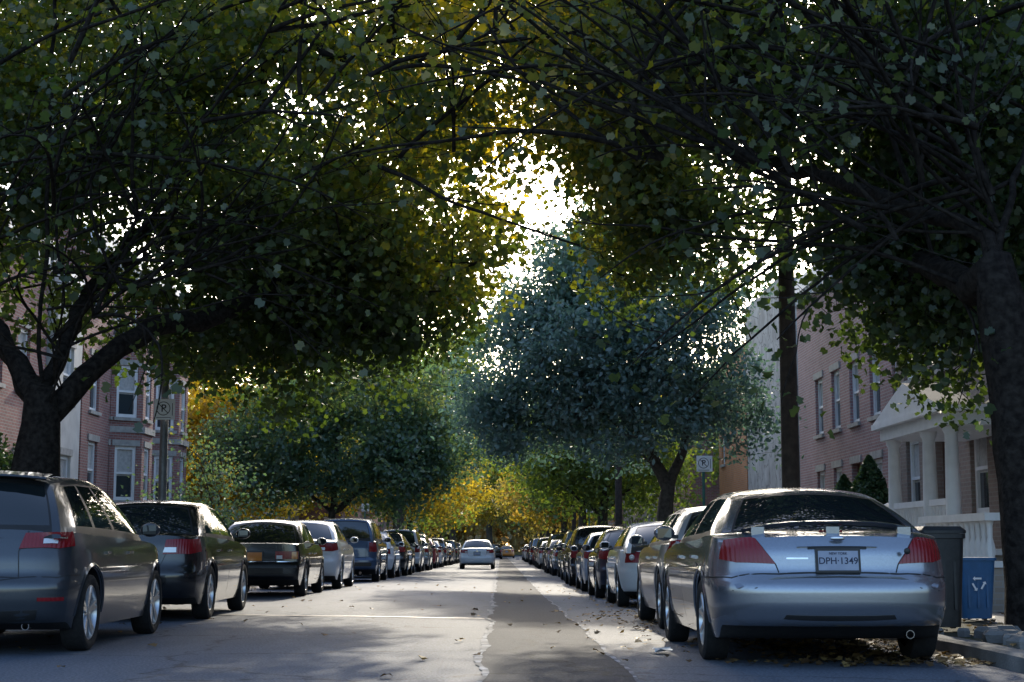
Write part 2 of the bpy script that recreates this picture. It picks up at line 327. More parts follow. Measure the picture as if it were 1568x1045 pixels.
for i,(p,x,y,s) in enumerate([(protoG,-6.4,112,1.0),(protoY,4.5,126,1.0),(protoO,-6.5,130,1.0),(protoY,-6.3,150,1.1),(protoG,4.5,146,1.05),(protoO,4.5,168,1.15),(protoG,-6.5,174,1.2),
     (protoY,-15,100,1.2),(protoG,-17,88,1.1),(protoO,-19,64,1.0),(protoG,14,72,1.1),(protoY,15,100,1.2),(protoG,-14,125,1.2),(protoY,13,130,1.2),(protoG,4.6,195,1.5),(protoY,-6,200,1.6),(protoG,-20,46,1.1),(protoG,16,50,1.2),(protoO,-1.5,222,1.9),(protoG,5,228,1.8)]):
    tree_copy(p,x,y,i*1.7,s)
# far mass of trees closing the street
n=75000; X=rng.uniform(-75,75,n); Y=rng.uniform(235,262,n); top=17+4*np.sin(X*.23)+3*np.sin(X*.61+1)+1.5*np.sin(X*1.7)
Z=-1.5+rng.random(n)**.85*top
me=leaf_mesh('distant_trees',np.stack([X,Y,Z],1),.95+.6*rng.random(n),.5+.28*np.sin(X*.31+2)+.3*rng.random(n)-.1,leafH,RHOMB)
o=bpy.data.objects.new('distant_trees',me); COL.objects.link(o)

# ------------------------------------------------------------------ ground, road, pavements
KR,KL=3.75,-5.6
def drape(name,xs,ys,off,m,wob=None,extra=None):
    mb=MB(); P=[]
    for y in ys:
        row=[]
        for i,x in enumerate(xs):
            xx=x+(wob(y,i) if wob else 0); row.append((xx,y,gz(xx,y)+off))
        P.append(row)
    mb.grid(P,0); return mb.obj(name,[m])
ys=[-40+ i*2 for i in range(26)]+[12,13]+[14+i for i in range(70)]+[84+4*i for i in range(60)]
ys=sorted(set(ys))
def asphalt(name,c,c2,rough,spec):
    m,nt,b=new_mat(name); L=nt.links.new; b.inputs['Roughness'].default_value=rough; b.inputs['Specular IOR Level'].default_value=spec
    tc=nt.nodes.new('ShaderNodeTexCoord')
    n1=nt.nodes.new('ShaderNodeTexNoise'); n1.inputs['Scale'].default_value=.45; n1.inputs['Detail'].default_value=9; n1.inputs['Roughness'].default_value=.68
    mp=nt.nodes.new('ShaderNodeMapping'); mp.inputs['Scale'].default_value=(1.8,.4,1); L(tc.outputs['Object'],mp.inputs[0]); L(mp.outputs[0],n1.inputs['Vector'])
    r=nt.nodes.new('ShaderNodeValToRGB'); r.color_ramp.elements[0].position=.36; r.color_ramp.elements[1].position=.64
    r.color_ramp.elements[0].color=(*c,1); r.color_ramp.elements[1].color=(*c2,1); L(n1.outputs['Fac'],r.inputs['Fac'])
    n2=nt.nodes.new('ShaderNodeTexNoise'); n2.inputs['Scale'].default_value=45; n2.inputs['Detail'].default_value=5; L(tc.outputs['Object'],n2.inputs['Vector'])
    mr=nt.nodes.new('ShaderNodeMapRange'); mr.inputs[1].default_value=.3; mr.inputs[2].default_value=.7; mr.inputs[3].default_value=.4; mr.inputs[4].default_value=1.7; L(n2.outputs['Fac'],mr.inputs[0])
    v=nt.nodes.new('ShaderNodeTexVoronoi'); v.feature='DISTANCE_TO_EDGE'; v.inputs['Scale'].default_value=.42
    n3=nt.nodes.new('ShaderNodeTexNoise'); n3.inputs['Scale'].default_value=2.5; n3.inputs['Detail'].default_value=5; L(tc.outputs['Object'],n3.inputs['Vector'])
    av=nt.nodes.new('ShaderNodeVectorMath'); av.operation='MULTIPLY_ADD'; av.inputs[1].default_value=(.6,.6,.6); L(n3.outputs['Color'],av.inputs[0]); L(tc.outputs['Object'],av.inputs[2]); L(av.outputs[0],v.inputs['Vector'])
    cr=nt.nodes.new('ShaderNodeMapRange'); cr.inputs[1].default_value=0; cr.inputs[2].default_value=.014; cr.inputs[3].default_value=.3; cr.inputs[4].default_value=1; L(v.outputs['Distance'],cr.inputs[0])
    mm=nt.nodes.new('ShaderNodeMath'); mm.operation='MULTIPLY'; L(mr.outputs[0],mm.inputs[0]); L(cr.outputs[0],mm.inputs[1])
    sc=nt.nodes.new('ShaderNodeVectorMath'); sc.operation='SCALE'; L(r.outputs['Color'],sc.inputs[0]); L(mm.outputs[0],sc.inputs['Scale']); L(sc.outputs[0],b.inputs['Base Color'])
    bp=nt.nodes.new('ShaderNodeBump'); bp.inputs['Strength'].default_value=.7; bp.inputs['Distance'].default_value=.01; L(n2.outputs['Fac'],bp.inputs['Height']); L(bp.outputs[0],b.inputs['Normal'])
    return m
m_road=asphalt('asphalt_worn',(.062,.078,.105),(.105,.124,.156),.75,.4)
m_strip=asphalt('asphalt_patch',(.028,.033,.043),(.042,.049,.062),.82,.25)
m_grass=mat('grass_ground',(.035,.06,.02),.95,c2=(.09,.075,.035),scale=1.2,detail=9,bump=.8,bscale=30)
m_conc=mat('concrete',(.26,.25,.24),.85,c2=(.17,.165,.16),scale=1.6,detail=9,bump=.3,bscale=60)
m_kerb=mat('kerb_stone',(.22,.215,.21),.85,c2=(.12,.12,.12),scale=3,detail=8,bump=.4,bscale=50)
mb=MB(); xs=[-900,-60,-20,-10,-3,0,2,10,20,60,900]; P=[]
for y in sorted(set(ys+[-300,400,900,2500])): P.append([(x,y,gz(x,y)-.03) for x in xs])
mb.grid(P,0); mb.obj('ground',[m_grass])
drape('road',[KL,-4.5,-3,-2,-1,0,1,2,3,KR],ys,.0,m_road)
prn=np.random.default_rng(77); ww=np.cumsum(prn.normal(size=1200))*.012; ww-=np.convolve(np.pad(ww,30,'edge'),np.ones(61)/61,'valid')
w1=lambda y,i:float(np.interp(y,np.linspace(-12,215,1200),ww))*(1 if i%2==0 else .6)+.015*math.sin(y*2.3+i)
fy=[-10+.2*i for i in range(500)]+[90+2*i for i in range(60)]
drape('asphalt_patch_strip',[-.12,.1,.4,.7,.93],fy,.004,m_strip,lambda y,i:(w1(y,0) if i==0 else (w1(y,5) if i==4 else 0)))
m_seal=mat('worn_light_edge',(.36,.38,.42),.8,c2=(.07,.085,.11),scale=5,detail=8,lo=.40,hi=.52)
def edge(name,x0,wd,ph,amp):
    return drape(name,[x0-wd/2,x0+wd/2],fy,.008,m_seal,lambda y,i:w1(y,ph)+amp*abs(w1(y*1.9+7,0))*(1 if i else -1))
edge('worn_road_edge',-.135,.025,0,.8); edge('worn_road_edge',.935,.018,5,.4)
m_tar=mat('tar_line',(.012,.012,.015),.5,c2=(.025,.025,.028),scale=12)
mb=MB(); P=[]
for i in range(61):
    x=-5.4+i*.088; yy=20.7+.06*math.sin(x*3)+.03*math.sin(x*9); P.append([(x,yy-.12,gz(x,yy)+.005),(x,yy+.12,gz(x,yy)+.005)])
mb.grid(P,0,True); mb.obj('tar_joint',[m_tar])
for sx,(k,far,nm) in ((1,(KR,7.2,'pavement')),(-1,(KL,-9.2,'pavement'))):
    mb=MB(); P=[]
    for y in ys:
        g=gz(k,y); P.append([(k,y,g-.1),(k,y,g+.11),(k+sx*.025,y,g+.13),(k+sx*.17,y,g+.132),(k+sx*.17,y,g)])
    mb.grid(P,0,sx<0); mb.obj('kerb',[m_kerb],angle=30)
    P=[[(k+sx*.17,y,gz(k,y)+.10),(k+sx*1.5,y,gz(k,y)+.12)] for y in ys]; mb=MB(); mb.grid(P,0,sx<0)
    mb.obj('verge',[mat('verge_soil',(.07,.055,.035),.95,c2=(.035,.05,.02),scale=2.5,detail=8,bump=1,bscale=25)])
    mb=MB(); y=-30
    while y<200:
        g=gz(k,y+.75)+.125+.004*math.sin(y*3); xa,xb=k+sx*1.5,far; 
        mb.box((min(xa,xb),y+.008,g-.12),(max(xa,xb),y+1.492,g+random.uniform(-.004,.006)),0); y+=1.5
    mb.obj(nm,[m_conc])

# fallen leaves
pts=[]
for _ in range(4200):
    side=random.random()
    if side<.70: x=KR-abs(random.gauss(0,.95)); y=random.uniform(12,45) if random.random()<.35 else random.uniform(12.0,24)
    elif side<.77: x=KL+abs(random.gauss(0,.5)); y=random.uniform(11,70)
    elif side<.97: x=random.uniform(KR+.2,KR+4); y=random.uniform(11,30)
    else: x=random.uniform(KL,KR); y=random.uniform(11,40)
    pts.append((x,y,gz(x,y)+(.14 if x>KR else .012)+random.random()*.012))
pts=np.array(pts); m_dead=leaf_mat('fallen_leaf',[(0,(.07,.045,.025)),(.5,(.18,.11,.05)),(1,(.36,.25,.10))],.2,1.2)
o=bpy.data.objects.new('fallen_leaves',leaf_mesh('fallen_leaves',pts,.04+.05*rng.random(len(pts)),rng.random(len(pts)),m_dead,MAPLE,flat=True)); COL.objects.link(o)

# ------------------------------------------------------------------ cars
tyre=mat('tyre_rubber',(.014,.014,.015),.85,c2=(.022,.022,.022),scale=30,bump=.2,spec=.3)
trim=mat('black_trim',(.012,.012,.013),.45,c2=(.018,.018,.018))
glass,nt,b=new_mat('tinted_glass'); b.inputs['Base Color'].default_value=(.010,.014,.016,1); b.inputs['Roughness'].default_value=.02; b.inputs['Specular IOR Level'].default_value=1.0; b.inputs['IOR'].default_value=1.6
rim=mat('alloy_rim',(.55,.56,.58),.28,.85,c2=(.45,.46,.48)); red,nt,b=new_mat('red_lamp'); b.inputs['Base Color'].default_value=(.22,.003,.008,1); b.inputs['Roughness'].default_value=.25; b.inputs['Coat Weight'].default_value=.3
w=nt.nodes.new('ShaderNodeTexWave'); w.inputs['Scale'].default_value=22; bp=nt.nodes.new('ShaderNodeBump'); bp.inputs['Strength'].default_value=.35; bp.inputs['Distance'].default_value=.01; nt.links.new(w.outputs['Fac'],bp.inputs['Height']); nt.links.new(bp.outputs[0],b.inputs['Normal'])
clear=mat('clear_lamp',(.75,.76,.78),.12,.2,coat=1); plate=mat('plate_blue_white',(.34,.37,.46),.4,c2=(.28,.31,.40)); chrome=mat('chrome',(.7,.7,.72),.12,1.0,c2=(.6,.6,.62)); amber=mat('amber_lamp',(.6,.2,.02),.15,coat=1)
def paint(name,c,metal=.5,rough=.3):
    return mat(name,c,rough,metal,c2=tuple(x*.93 for x in c),scale=60,coat=1)
P_={'silver':paint('paint_silver',(.28,.305,.35),.8,.25),'grey':paint('paint_dark_grey',(.050,.058,.070),.5,.3),'black':paint('paint_black',(.008,.009,.011),.2,.25),'navy':paint('paint_navy',(.012,.02,.045),.4,.3),
 'white':paint('paint_white',(.70,.72,.75),0,.35),'champagne':paint('paint_champagne',(.40,.40,.41),.5,.32),'blue':paint('paint_steel_blue',(.05,.09,.17),.4,.3),'red':paint('paint_red',(.35,.015,.02),.2,.3),'ltblue':paint('paint_light_blue',(.3,.38,.5),.4,.3),'green':paint('paint_green',(.02,.05,.04),.4,.3),'taxi':paint('paint_taxi',(.55,.22,.03),0,.35)}
MATS=[P_['silver'],glass,trim,tyre,rim,red,clear,plate,chrome,amber]
def prof(pts,sm=.06):
    x=np.array([p[0] for p in pts],float); y=np.array([p[1] for p in pts],float); xs=np.linspace(x[0],x[-1],700); yy=np.interp(xs,x,y); dx=xs[1]-xs[0]; k=max(1,int(sm/dx))
    for _ in range(2):
        pd=np.pad(yy,(k,k),'edge'); yy=np.convolve(pd,np.ones(2*k+1)/(2*k+1),'valid')
    return lambda t:float(np.interp(t,xs,yy))
def build_car(name,S):
    L,W=S['L'],S['W']; wr=S['wr']; ya,yf=S['ax']; top=prof(S['top'],S.get('tsm',.06)); H=S['H']
    bot=prof([(0,S.get('bz',.30)),(.25,.2),(L-.35,.2),(L,.26)],.08)
    Rz=prof(S['R'],.012); Fz=prof(S.get('F',[(.1,.12),(.3,.02),(.55,0),(.62,.03),(.8,.1),(1.2,.25)]),.02)
    bl=S.get('belt',.98); sec=prof([(.1,.90),(.24,.945),(.42,.985),(.6,1.0),(.72,.995),(bl-.12,.975),(bl-.02,.945),(bl+.15,.90),(bl+.6,.85)],.035)
    kr,kc=S.get('k',(.10,.15)); drop=S.get('drop',.045)
    def plan(y):
        a=max(0,1-y/.9); b_=max(0,1-(L-y)/1.1); return 1-S.get('tr',.07)*a**2.2-.12*b_**2.2
    def bp_(s,v,y):
        zb=bot(y); t=top(y); z=zb+v*(t-drop*abs(s)**4-zb); zs=zb+v*(t-drop-zb)
        w=W/2*plan(y)*sec(zs); er=max(0,1-y/.8)**1.6; ef=max(0,1-(L-y)/.9)**1.6; a=abs(s)
        return (s*w, y+er*(Rz(z)+kr*a**2.3+kc*a**9)-ef*(Fz(z)+.12*a**2.3+.2*a**8), z)
    ss=[-1,-.985,-.96,-.92,-.85,-.75,-.62,-.45,-.25,0]; ss=ss+[-x for x in ss[-2::-1]]
    vs=[i/22 for i in range(23)]
    yy=[0,.015,.04,.08,.13,.2,.28,.38,.5,.63,.78]; n=int((L-1.5)/.13); yy+=[.78+(L-1.56)*i/n for i in range(1,n)]+[L-x for x in [.78,.63,.5,.38,.28,.2,.13,.08,.04,.015,0]]
    mb=MB()
    mb.grid([[bp_(s,v,0) for s in ss] for v in vs]); mb.grid([[bp_(s,v,L) for s in ss] for v in vs],0,True)
    for s in (-1,1): mb.grid([[bp_(s,v,y) for y in yy] for v in vs],0,s<0)
    mb.grid([[bp_(s,1,y) for s in ss] for y in yy]); mb.grid([[bp_(s,0,y) for s in ss] for y in yy],3,True)
    me=mb.mesh(name+'_b',MATS,merge=True); ob=bpy.data.objects.new('tmp',me); COL.objects.link(ob)
    cu=MB(); ra=wr+S.get('gapw',.055)
    for y in (ya,yf):
        for s in (-1,1): cu.cyl((s*(W/2-.26),y,wr+.01),(s*(W/2+.15),y,wr+.01),ra,n=40,m=3)
    co=cu.obj('tmpc',MATS); bm_=ob.modifiers.new('b','BOOLEAN'); bm_.operation='DIFFERENCE'; bm_.object=co; bm_.solver='EXACT'
    dg=bpy.context.evaluated_depsgraph_get(); bme=bpy.data.meshes.new_from_object(ob.evaluated_get(dg)); bpy.data.objects.remove(ob); bpy.data.objects.remove(co)
    g0,g1=S['gb']; t0,t1=S['gt']; zr=H; wt=S['wt']; pil=S['pil']; cp,ap=S['ca']
    bR,bF=S.get('bul',(.10,.16))
    def gp(s,u,v):
        yb=g0+(g1-g0)*u; yt=t0+(t1-t0)*u; y=yb+(yt-yb)*v
        sv=math.sin(math.pi*v); y+= -(1-u)**5*(bR*(1-s*s)+S.get('vb',.04)*sv)+u**5*(bF*(1-s*s)+.04*sv)
        ycl=min(max(yb,.25),L-.5); wbh=W/2*plan(yb)*.925; hw=wbh+(wt-wbh)*v**1.15+.02*sv; hw*=1-.05*abs(2*u-1)**8
        if v>.88: hw-=.035*((v-.88)/.12)**2
        zt=zr-.055*abs(2*u-1)**2.5-.045*s*s; zb=top(ycl)-.10
        return (s*hw,y,zb+(zt-zb)*v)
    vsg=[0,.19,.215,.3,.42,.55,.68,.8,.875,.9,.94,.97,1]
    us=[0,cp-.012,cp]; last=cp
    for a in pil+[ap]:
        a0=a-.016 if a!=ap else a; us+=[last+(a0-last)*k/4 for k in range(1,5)]
        if a!=ap: us+=[a+.016]; last=a+.016
    us+=[ap+.012,1]; us[0:1]=[0,cp*.33,cp*.66] 
    def fm_side(i,j):
        v=(vsg[i]+vsg[i+1])/2; u=(us[j]+us[j+1])/2
        if v>.9 or u<cp-.012 or u>ap+.012: return 0
        if v<.19: return 2
        if v<.215 or v>.875 or u<cp or u>ap: return 2
        for a in pil:
            if abs(u-a)<.016: return 2
        return 1
    gs=[-1,-.95,-.91,-.885,-.7,-.5,-.25,0]; gs=gs+[-x for x in gs[-2::-1]]
    def fm_end(i,j):
        v=(vsg[i]+vsg[i+1])/2; s=abs((gs[j]+gs[j+1])/2)
        if v>.94 or s>.91: return 0
        if v<.215 or v>.9 or s>.885: return 2
        return 1
    gm=MB()
    for s in (-1,1): gm.grid([[gp(s,u,v) for u in us] for v in vsg],fm_side,s<0)
    gm.grid([[gp(s,0,v) for s in gs] for v in vsg],fm_end); gm.grid([[gp(s,1,v) for s in gs] for v in vsg],fm_end,True)
    ut=[0,.02,.06]+[i/14 for i in range(1,14)]+[.95,.98,1]; gm.grid([[gp(s,u,1) for s in gs] for u in ut],0)
    gme=gm.mesh(name+'_g',MATS,merge=True)
    import bmesh
    bm=bmesh.new(); bm.from_mesh(bme); bm.from_mesh(gme); 
    bv=BVHTree.FromBMesh(bm); me=bpy.data.meshes.new(name); bm.to_mesh(me); bm.free()
    for m in MATS: me.materials.append(m)
    me.polygons.foreach_set('use_smooth',[True]*len(me.polygons)); me.set_sharp_from_angle(angle=math.radians(32))
    d=MB()
    def key(k,sg):
        t,a,z=k
        if t=='r': o=Vector((a*sg,-1,z)); dr=Vector((0,1,0))
        elif t=='f': o=Vector((a*sg,L+1,z)); dr=Vector((0,-1,0))
        elif t=='t': o=Vector((a*sg,z,3)); dr=Vector((0,0,-1))
        else: o=Vector((sg*2,a,z)); dr=Vector((-sg,0,0))
        h=bv.ray_cast(o,dr)
        return h[0] if h[0] is not None else o+dr
    def poly(ks,sg,n=5):
        K=[key(k,sg) for k in ks]; out=[K[0]]
        for a,b_ in zip(K,K[1:]):
            for i in range(1,n+1): out.append(a.lerp(b_,i/n))
        return out
    def decal(bt,tp,m,off=.008,both=True,nr=4):
        for sg in ((1,-1) if both else (1,)):
            A=poly(bt,sg); B=poly(tp,sg); rows=[]
            for i in range(nr+1):
                row=[]
                for a,b_ in zip(A,B):
                    q=bv.find_nearest(a.lerp(b_,i/nr)); row.append((q[0],q[1]))
                rows.append(row)
            G=[[l+n_*off for l,n_ in r] for r in rows]; d.grid(G,m,sg<0)
            bd=[rows[0],rows[-1],[r[0] for r in rows],[r[-1] for r in rows]]
            for e in bd: d.grid([[l+n_*off for l,n_ in e],[l-n_*.012 for l,n_ in e]],m)
    def line(ks,m=2,wd=.007,off=.0015,both=True):
        for sg in ((1,-1) if both else (1,)):
            A=poly(ks,sg,8); Q=[bv.find_nearest(a) for a in A]; r0=[];r1=[]
            for i,q in enumerate(Q):
                t=(Q[min(i+1,len(Q)-1)][0]-Q[max(i-1,0)][0]); 
                if t.length<1e-6: t=Vector((0,0,1))
                w=t.normalized().cross(q[1]).normalized()*wd/2; r0.append(q[0]+q[1]*off-w); r1.append(q[0]+q[1]*off+w)
            d.grid([r0,r1],m)
    for k in S['tail']: decal(*k)
    zb_=.3
    dl=S['doors']
    for y in dl: line([('s',y,zb_),('s',y+.02,.6),('s',y+.0,bl-.07)])
    line([('s',dl[0],zb_),('s',dl[-1],zb_)])
    for y in dl[:-1]:
        for sg in (1,-1):
            p=key(('s',y+.17,bl-.16),sg); d.box((p.x-.012*1 if sg>0 else p.x-.028,p.y-.08,p.z-.012),(p.x+.028 if sg>0 else p.x+.012,p.y+.08,p.z+.014),S.get('hm',0))
    if S.get('mould'): decal([('s',ya+.45,.50),('s',yf-.45,.50)],[('s',ya+.45,.56),('s',yf-.45,.56)],S['mould'],.014)
    for y in (ya,yf):
        for sg in (1,-1):
            R0=[];R1=[];R2=[]
            for i in range(25):
                a=math.pi*(-.02+1.04*i/24); c,s_=math.cos(a),math.sin(a)
                q=key(('s',y+c*(ra+.035),wr+.01+s_*(ra+.035)),sg); q2=key(('s',y+c*(ra+.012),wr+.01+s_*(ra+.012)),sg)
                R0.append(q+Vector((sg*.001,0,0))); R1.append(Vector((q2.x+sg*.012,q2.y,q2.z))); R2.append(Vector((q2.x-sg*.02,y+c*(ra-.008),wr+.01+s_*(ra-.008))))
            d.grid([R0,R1,R2],0,sg<0)
    ym=S['gb'][1]-.62; mzz=bl+.06
    for sg in (1,-1):
        d.sphere((sg*(W/2+.07),ym,mzz),(.10,.065,.072),12,8,S.get('mir',0)); d.box((min(sg*(W/2-.06),sg*(W/2+.02)),ym-.02,mzz-.05),(max(sg*(W/2-.06),sg*(W/2+.02)),ym+.03,mzz-.015),2)
        d.box((min(sg*(W/2+.01),sg*(W/2+.14)),ym-.07,mzz-.045),(max(sg*(W/2+.01),sg*(W/2+.14)),ym-.055,mzz+.045),1)
    hz=S.get('hz',.62); decal([('f',.5,hz-.06),('s',L-.35,hz)],[('f',.45,hz+.07),('s',L-.45,hz+.1)],6)
    decal([('f',-.38,hz-.06),('f',.38,hz-.06)],[('f',-.4,hz+.06),('f',.4,hz+.06)],2,.006,False)
    pz=S['pz']; q=key(('r',0,pz),1); qb=key(('r',0,pz-.075),1); qt=key(('r',0,pz+.075),1)
    tilt=(qt-qb).normalized(); a=q+Vector((0,-.02,0))
    def prect(hx,hz_,dy,m):
        c=a+Vector((0,dy,0)); P=[c-tilt*hz_+Vector((-hx,0,0)),c-tilt*hz_+Vector((hx,0,0)),c+tilt*hz_+Vector((hx,0,0)),c+tilt*hz_+Vector((-hx,0,0))]; bk=[p+Vector((0,.03,0)) for p in P]
        d.quad(*P,m)
        for i in range(4): d.quad(P[i],bk[i],bk[(i+1)%4],P[(i+1)%4],m)
    prect(.168,.090,0,2); prect(.150,.073,-.004,S.get('pm',7))
    S['plate_pos']=(tuple(a),math.atan2(tilt.y,tilt.z))
    for y in (ya,yf):
        for sg in (1,-1):
            cx=sg*(W/2-.115); ax=Vector((sg,0,0)); c0=Vector((cx,y,wr)); rr=wr*S.get('rr',.68)
            d.lathe([(rr-.01,.085),(rr+.012,.098),(rr+.05,.106),(wr-.03,.104),(wr-.008,.09),(wr,.06),(wr,-.06),(wr-.01,-.09),(rr,-.1)],c0,ax,32,3,False)
            d.lathe([(rr,.09),(rr-.012,.092),(rr-.02,.07),(rr-.03,-.08)],c0,ax,32,4,False)
            d.lathe([(rr,-.03),(.001,-.03)],c0,ax,20,2,False); d.lathe([(rr*.6,0),(rr*.6,.01),(.001,.012)],c0,ax,20,8,False)
            ns=S.get('spokes',5); u=Vector((0,1,0)); w_=Vector((0,0,1))
            for k in range(ns):
                for dd in ((-.13,.13) if S.get('twin') else (0,)):
                    an=2*math.pi*k/ns+.3; 
                    e1=u*math.cos(an)+w_*math.sin(an); e2=u*math.cos(an+dd)+w_*math.sin(an+dd); pt=ax.cross(e2)
                    hw=.030 if not S.get('twin') else .020; hw*=5/ns+.1
                    pa=c0+e1*.04+ax*.062; pb=c0+e2*(rr-.008)+ax*.08
                    R=[[p+pt*h*f+ax*g for h,g in ((-1,-.01),(1,-.01),(.7,.012),(-.7,.012))] for p,f in ((pa,hw*1.25),(pb,hw*.9))]
                    d.rings(R,4,True)
            d.lathe([(.06,.055),(.058,.078),(.02,.085),(.001,.085)],c0,ax,14,4,False)
    for x in S.get('exh',[.45]): 
        d.lathe([(.03,.0),(.033,-.10),(.027,-.10),(.024,0)],(x,.28,.24),(0,1,0),12,8,False)
    d.box((-W*.34,.6,.19),(W*.34,L-.5,.24),3)
    if 'extra' in S: S['extra'](d,key,line,decal)
    dm=d.mesh(name+'_d',MATS,angle=35)
    bm=bmesh.new(); bm.from_mesh(me); bm.from_mesh(dm); 
    fin=bpy.data.meshes.new(name); bm.to_mesh(fin); bm.free()
    for m in MATS: fin.materials.append(m)
    return fin
def taurus_x(d,key,line,decal):
    rows=[]
    for (dy,dz) in ((.0,0),(-.06,.018),(-.075,.026),(-.05,.034),(.06,.03),(.1,.018),(.0,0)):
        rows.append([Vector((x,.27+.14*(abs(x)/.62)**2.2+dy,1.058-.055*(abs(x)/.66)**3+dz)) for x in [-.66+.11*i for i in range(13)]])
    d.grid(rows,0)
    for x in (-.56,0,.56): d.box((x-.05,.24+.12*abs(x),.98),(x+.05,.31+.12*abs(x),1.045),0)
    decal([('t',-.09,.32),('t',.09,.32)],[('t',-.09,.345),('t',.09,.345)],5,.01,False)
    decal([('r',-.30,.885),('r',.30,.885)],[('r',-.27,.925),('r',.27,.925)],0,.022,False)
    decal([('r',-.22,.875),('r',.22,.875)],[('r',-.22,.886),('r',.22,.886)],2,.012,False)
    line([('r',.44,.70),('r',.46,.76),('r',.60,.955)],2,.010); line([('r',-.44,.69),('r',.44,.69)],2,.014,.002,False)
    line([('r',.44,.69),('r',.78,.66),('s',.42,.66),('s',.7,.66)],2,.012)
    decal([('r',-.74,.58),('r',.74,.58)],[('r',-.76,.61),('r',.76,.61)],0,.018,False)
    line([('r',-.78,.565),('r',.78,.565)],2,.006,.003,False)
    d.sphere((.52,.075,.86),(.025,.01,.025),10,6,2)
    d.sphere((0,.075,.955),(.055,.014,.022),12,6,8)
    decal([('r',-.42,.36),('r',.42,.36)],[('r',-.40,.39),('r',.40,.39)],2,.006,False)
    decal([('r',-.38,.80),('r',-.22,.80)],[('r',-.38,.812),('r',-.22,.812)],8,.004,False)
    line([('s',.75,.68),('s',1.35,.76),('s',3.4,.74)],0,.03,.006)
taurus=dict(L=4.95,W=1.86,H=1.42,wr=.325,ax=(1.05,3.8),belt=.98,top=[(0,.96),(.12,1.0),(.5,1.04),(1.0,1.05),(1.5,1.02),(3.2,1.0),(3.7,.96),(4.4,.86),(4.8,.74),(4.95,.62)],bz=.32,tsm=.10,
 R=[(.1,.2),(.28,.12),(.34,.03),(.45,0),(.58,0),(.64,.02),(.67,.065),(.72,.08),(.86,.095),(.95,.13),(1.1,.2)],gb=(.60,3.72),gt=(1.42,2.95),wt=.58,pil=[.50],ca=(.13,.93),k=(.14,.17),pz=.79,doors=[1.35,2.3,3.4],
 tail=[([('r',.46,.765),('r',.74,.775),('s',.38,.80)],[('r',.60,.955),('r',.76,.945),('s',.40,.94)],5,.012)],bul=(.20,.18),vb=.08,spokes=7,rr=.66,exh=[.55],mould=0,extra=taurus_x,drop=.06)
def golf_x(d,key,line,decal):
    R=[]
    for dy,dz in ((.14,.0),(-.07,-.035),(-.08,-.05),(-.05,-.06),(.1,-.05)):
        R.append([Vector((x,.47+.05*(abs(x)/.5)**2+dy,1.555-.03*(abs(x)/.55)**2+dz)) for x in [-.55+.11*i for i in range(11)]])
    d.grid(R,0)
    line([('r',.46,.64),('r',.44,.86),('r',.5,1.03)],2,.01); line([('r',-.46,.64),('r',.46,.64)],2,.012,.0015,False)
    line([('r',.3,.62),('r',.75,.64),('s',.45,.66)],2,.010); decal([('r',-.6,.30),('r',.6,.30)],[('r',-.62,.38),('r',.62,.38)],2,.008,False)
    decal([('r',.62,.45),('r',.8,.45)],[('r',.62,.48),('r',.8,.48)],5,.008)
    decal([('r',.62,.92),('r',.72,.92)],[('r',.62,.96),('r',.72,.96)],6,.018)
    line([('s',.6,.86),('s',2,.88),('s',3.6,.84)],0,.025,.006)
    d.lathe([(.055,-.012),(.055,-.03),(.045,-.034),(.001,-.034)],(0,.11,.93),(0,1,0),20,8,False)
golf=dict(L=4.2,W=1.79,H=1.56,wr=.33,ax=(.82,3.4),belt=1.0,top=[(0,1.04),(.2,1.07),(1,1.05),(2.9,1.0),(3.3,.97),(3.8,.88),(4.1,.74),(4.2,.62)],bz=.28,
 R=[(.1,.18),(.25,.1),(.32,.02),(.45,0),(.58,.0),(.63,.03),(.66,.06),(.8,.075),(.95,.12),(1.1,.17)],gb=(.22,3.3),gt=(.62,2.35),wt=.57,pil=[.30,.56],ca=(.11,.94),pz=.72,doors=[1.15,2.0,3.05],
 tail=[([('r',.44,.88),('r',.74,.88),('s',.40,.90)],[('r',.48,1.01),('r',.74,1.015),('s',.44,1.02)],5,.012)],bul=(.10,.18),spokes=5,twin=True,rr=.72,exh=[-.5,.5],extra=golf_x,drop=.05)
def jx(d,key,line,decal):
    line([('r',.42,.66),('r',.45,.72),('r',.55,.97)]); line([('r',-.42,.66),('r',.42,.66)],2,.01,.0015,False)
    decal([('r',.45,.82),('r',.6,.82)],[('r',.47,.88),('r',.6,.88)],6,.016)
    d.lathe([(.045,-.005),(.045,-.03),(.001,-.03)],(0,.09,.9),(0,1,0),18,8,False)
    line([('s',.6,.84),('s',2,.86),('s',3.9,.78)],0,.025,.006)
jetta=dict(L=4.55,W=1.79,H=1.49,wr=.33,ax=(.98,3.56),belt=1.0,top=[(0,1.02),(.12,1.06),(.7,1.06),(1.5,1.04),(3.1,1.0),(3.5,.95),(4.2,.83),(4.45,.72),(4.55,.6)],bz=.3,
 R=[(.1,.18),(.28,.1),(.34,.02),(.45,0),(.58,.0),(.64,.05),(.7,.07),(.9,.09),(1.1,.14)],gb=(.62,3.5),gt=(1.22,2.7),wt=.60,pil=[.50],ca=(.10,.94),pz=.78,doors=[1.35,2.2,3.25],
 tail=[([('r',.45,.80),('r',.74,.80),('s',.42,.83)],[('r',.48,.97),('r',.74,.97),('s',.44,.98)],5,.012)],spokes=5,twin=True,rr=.68,exh=[-.5],extra=jx)
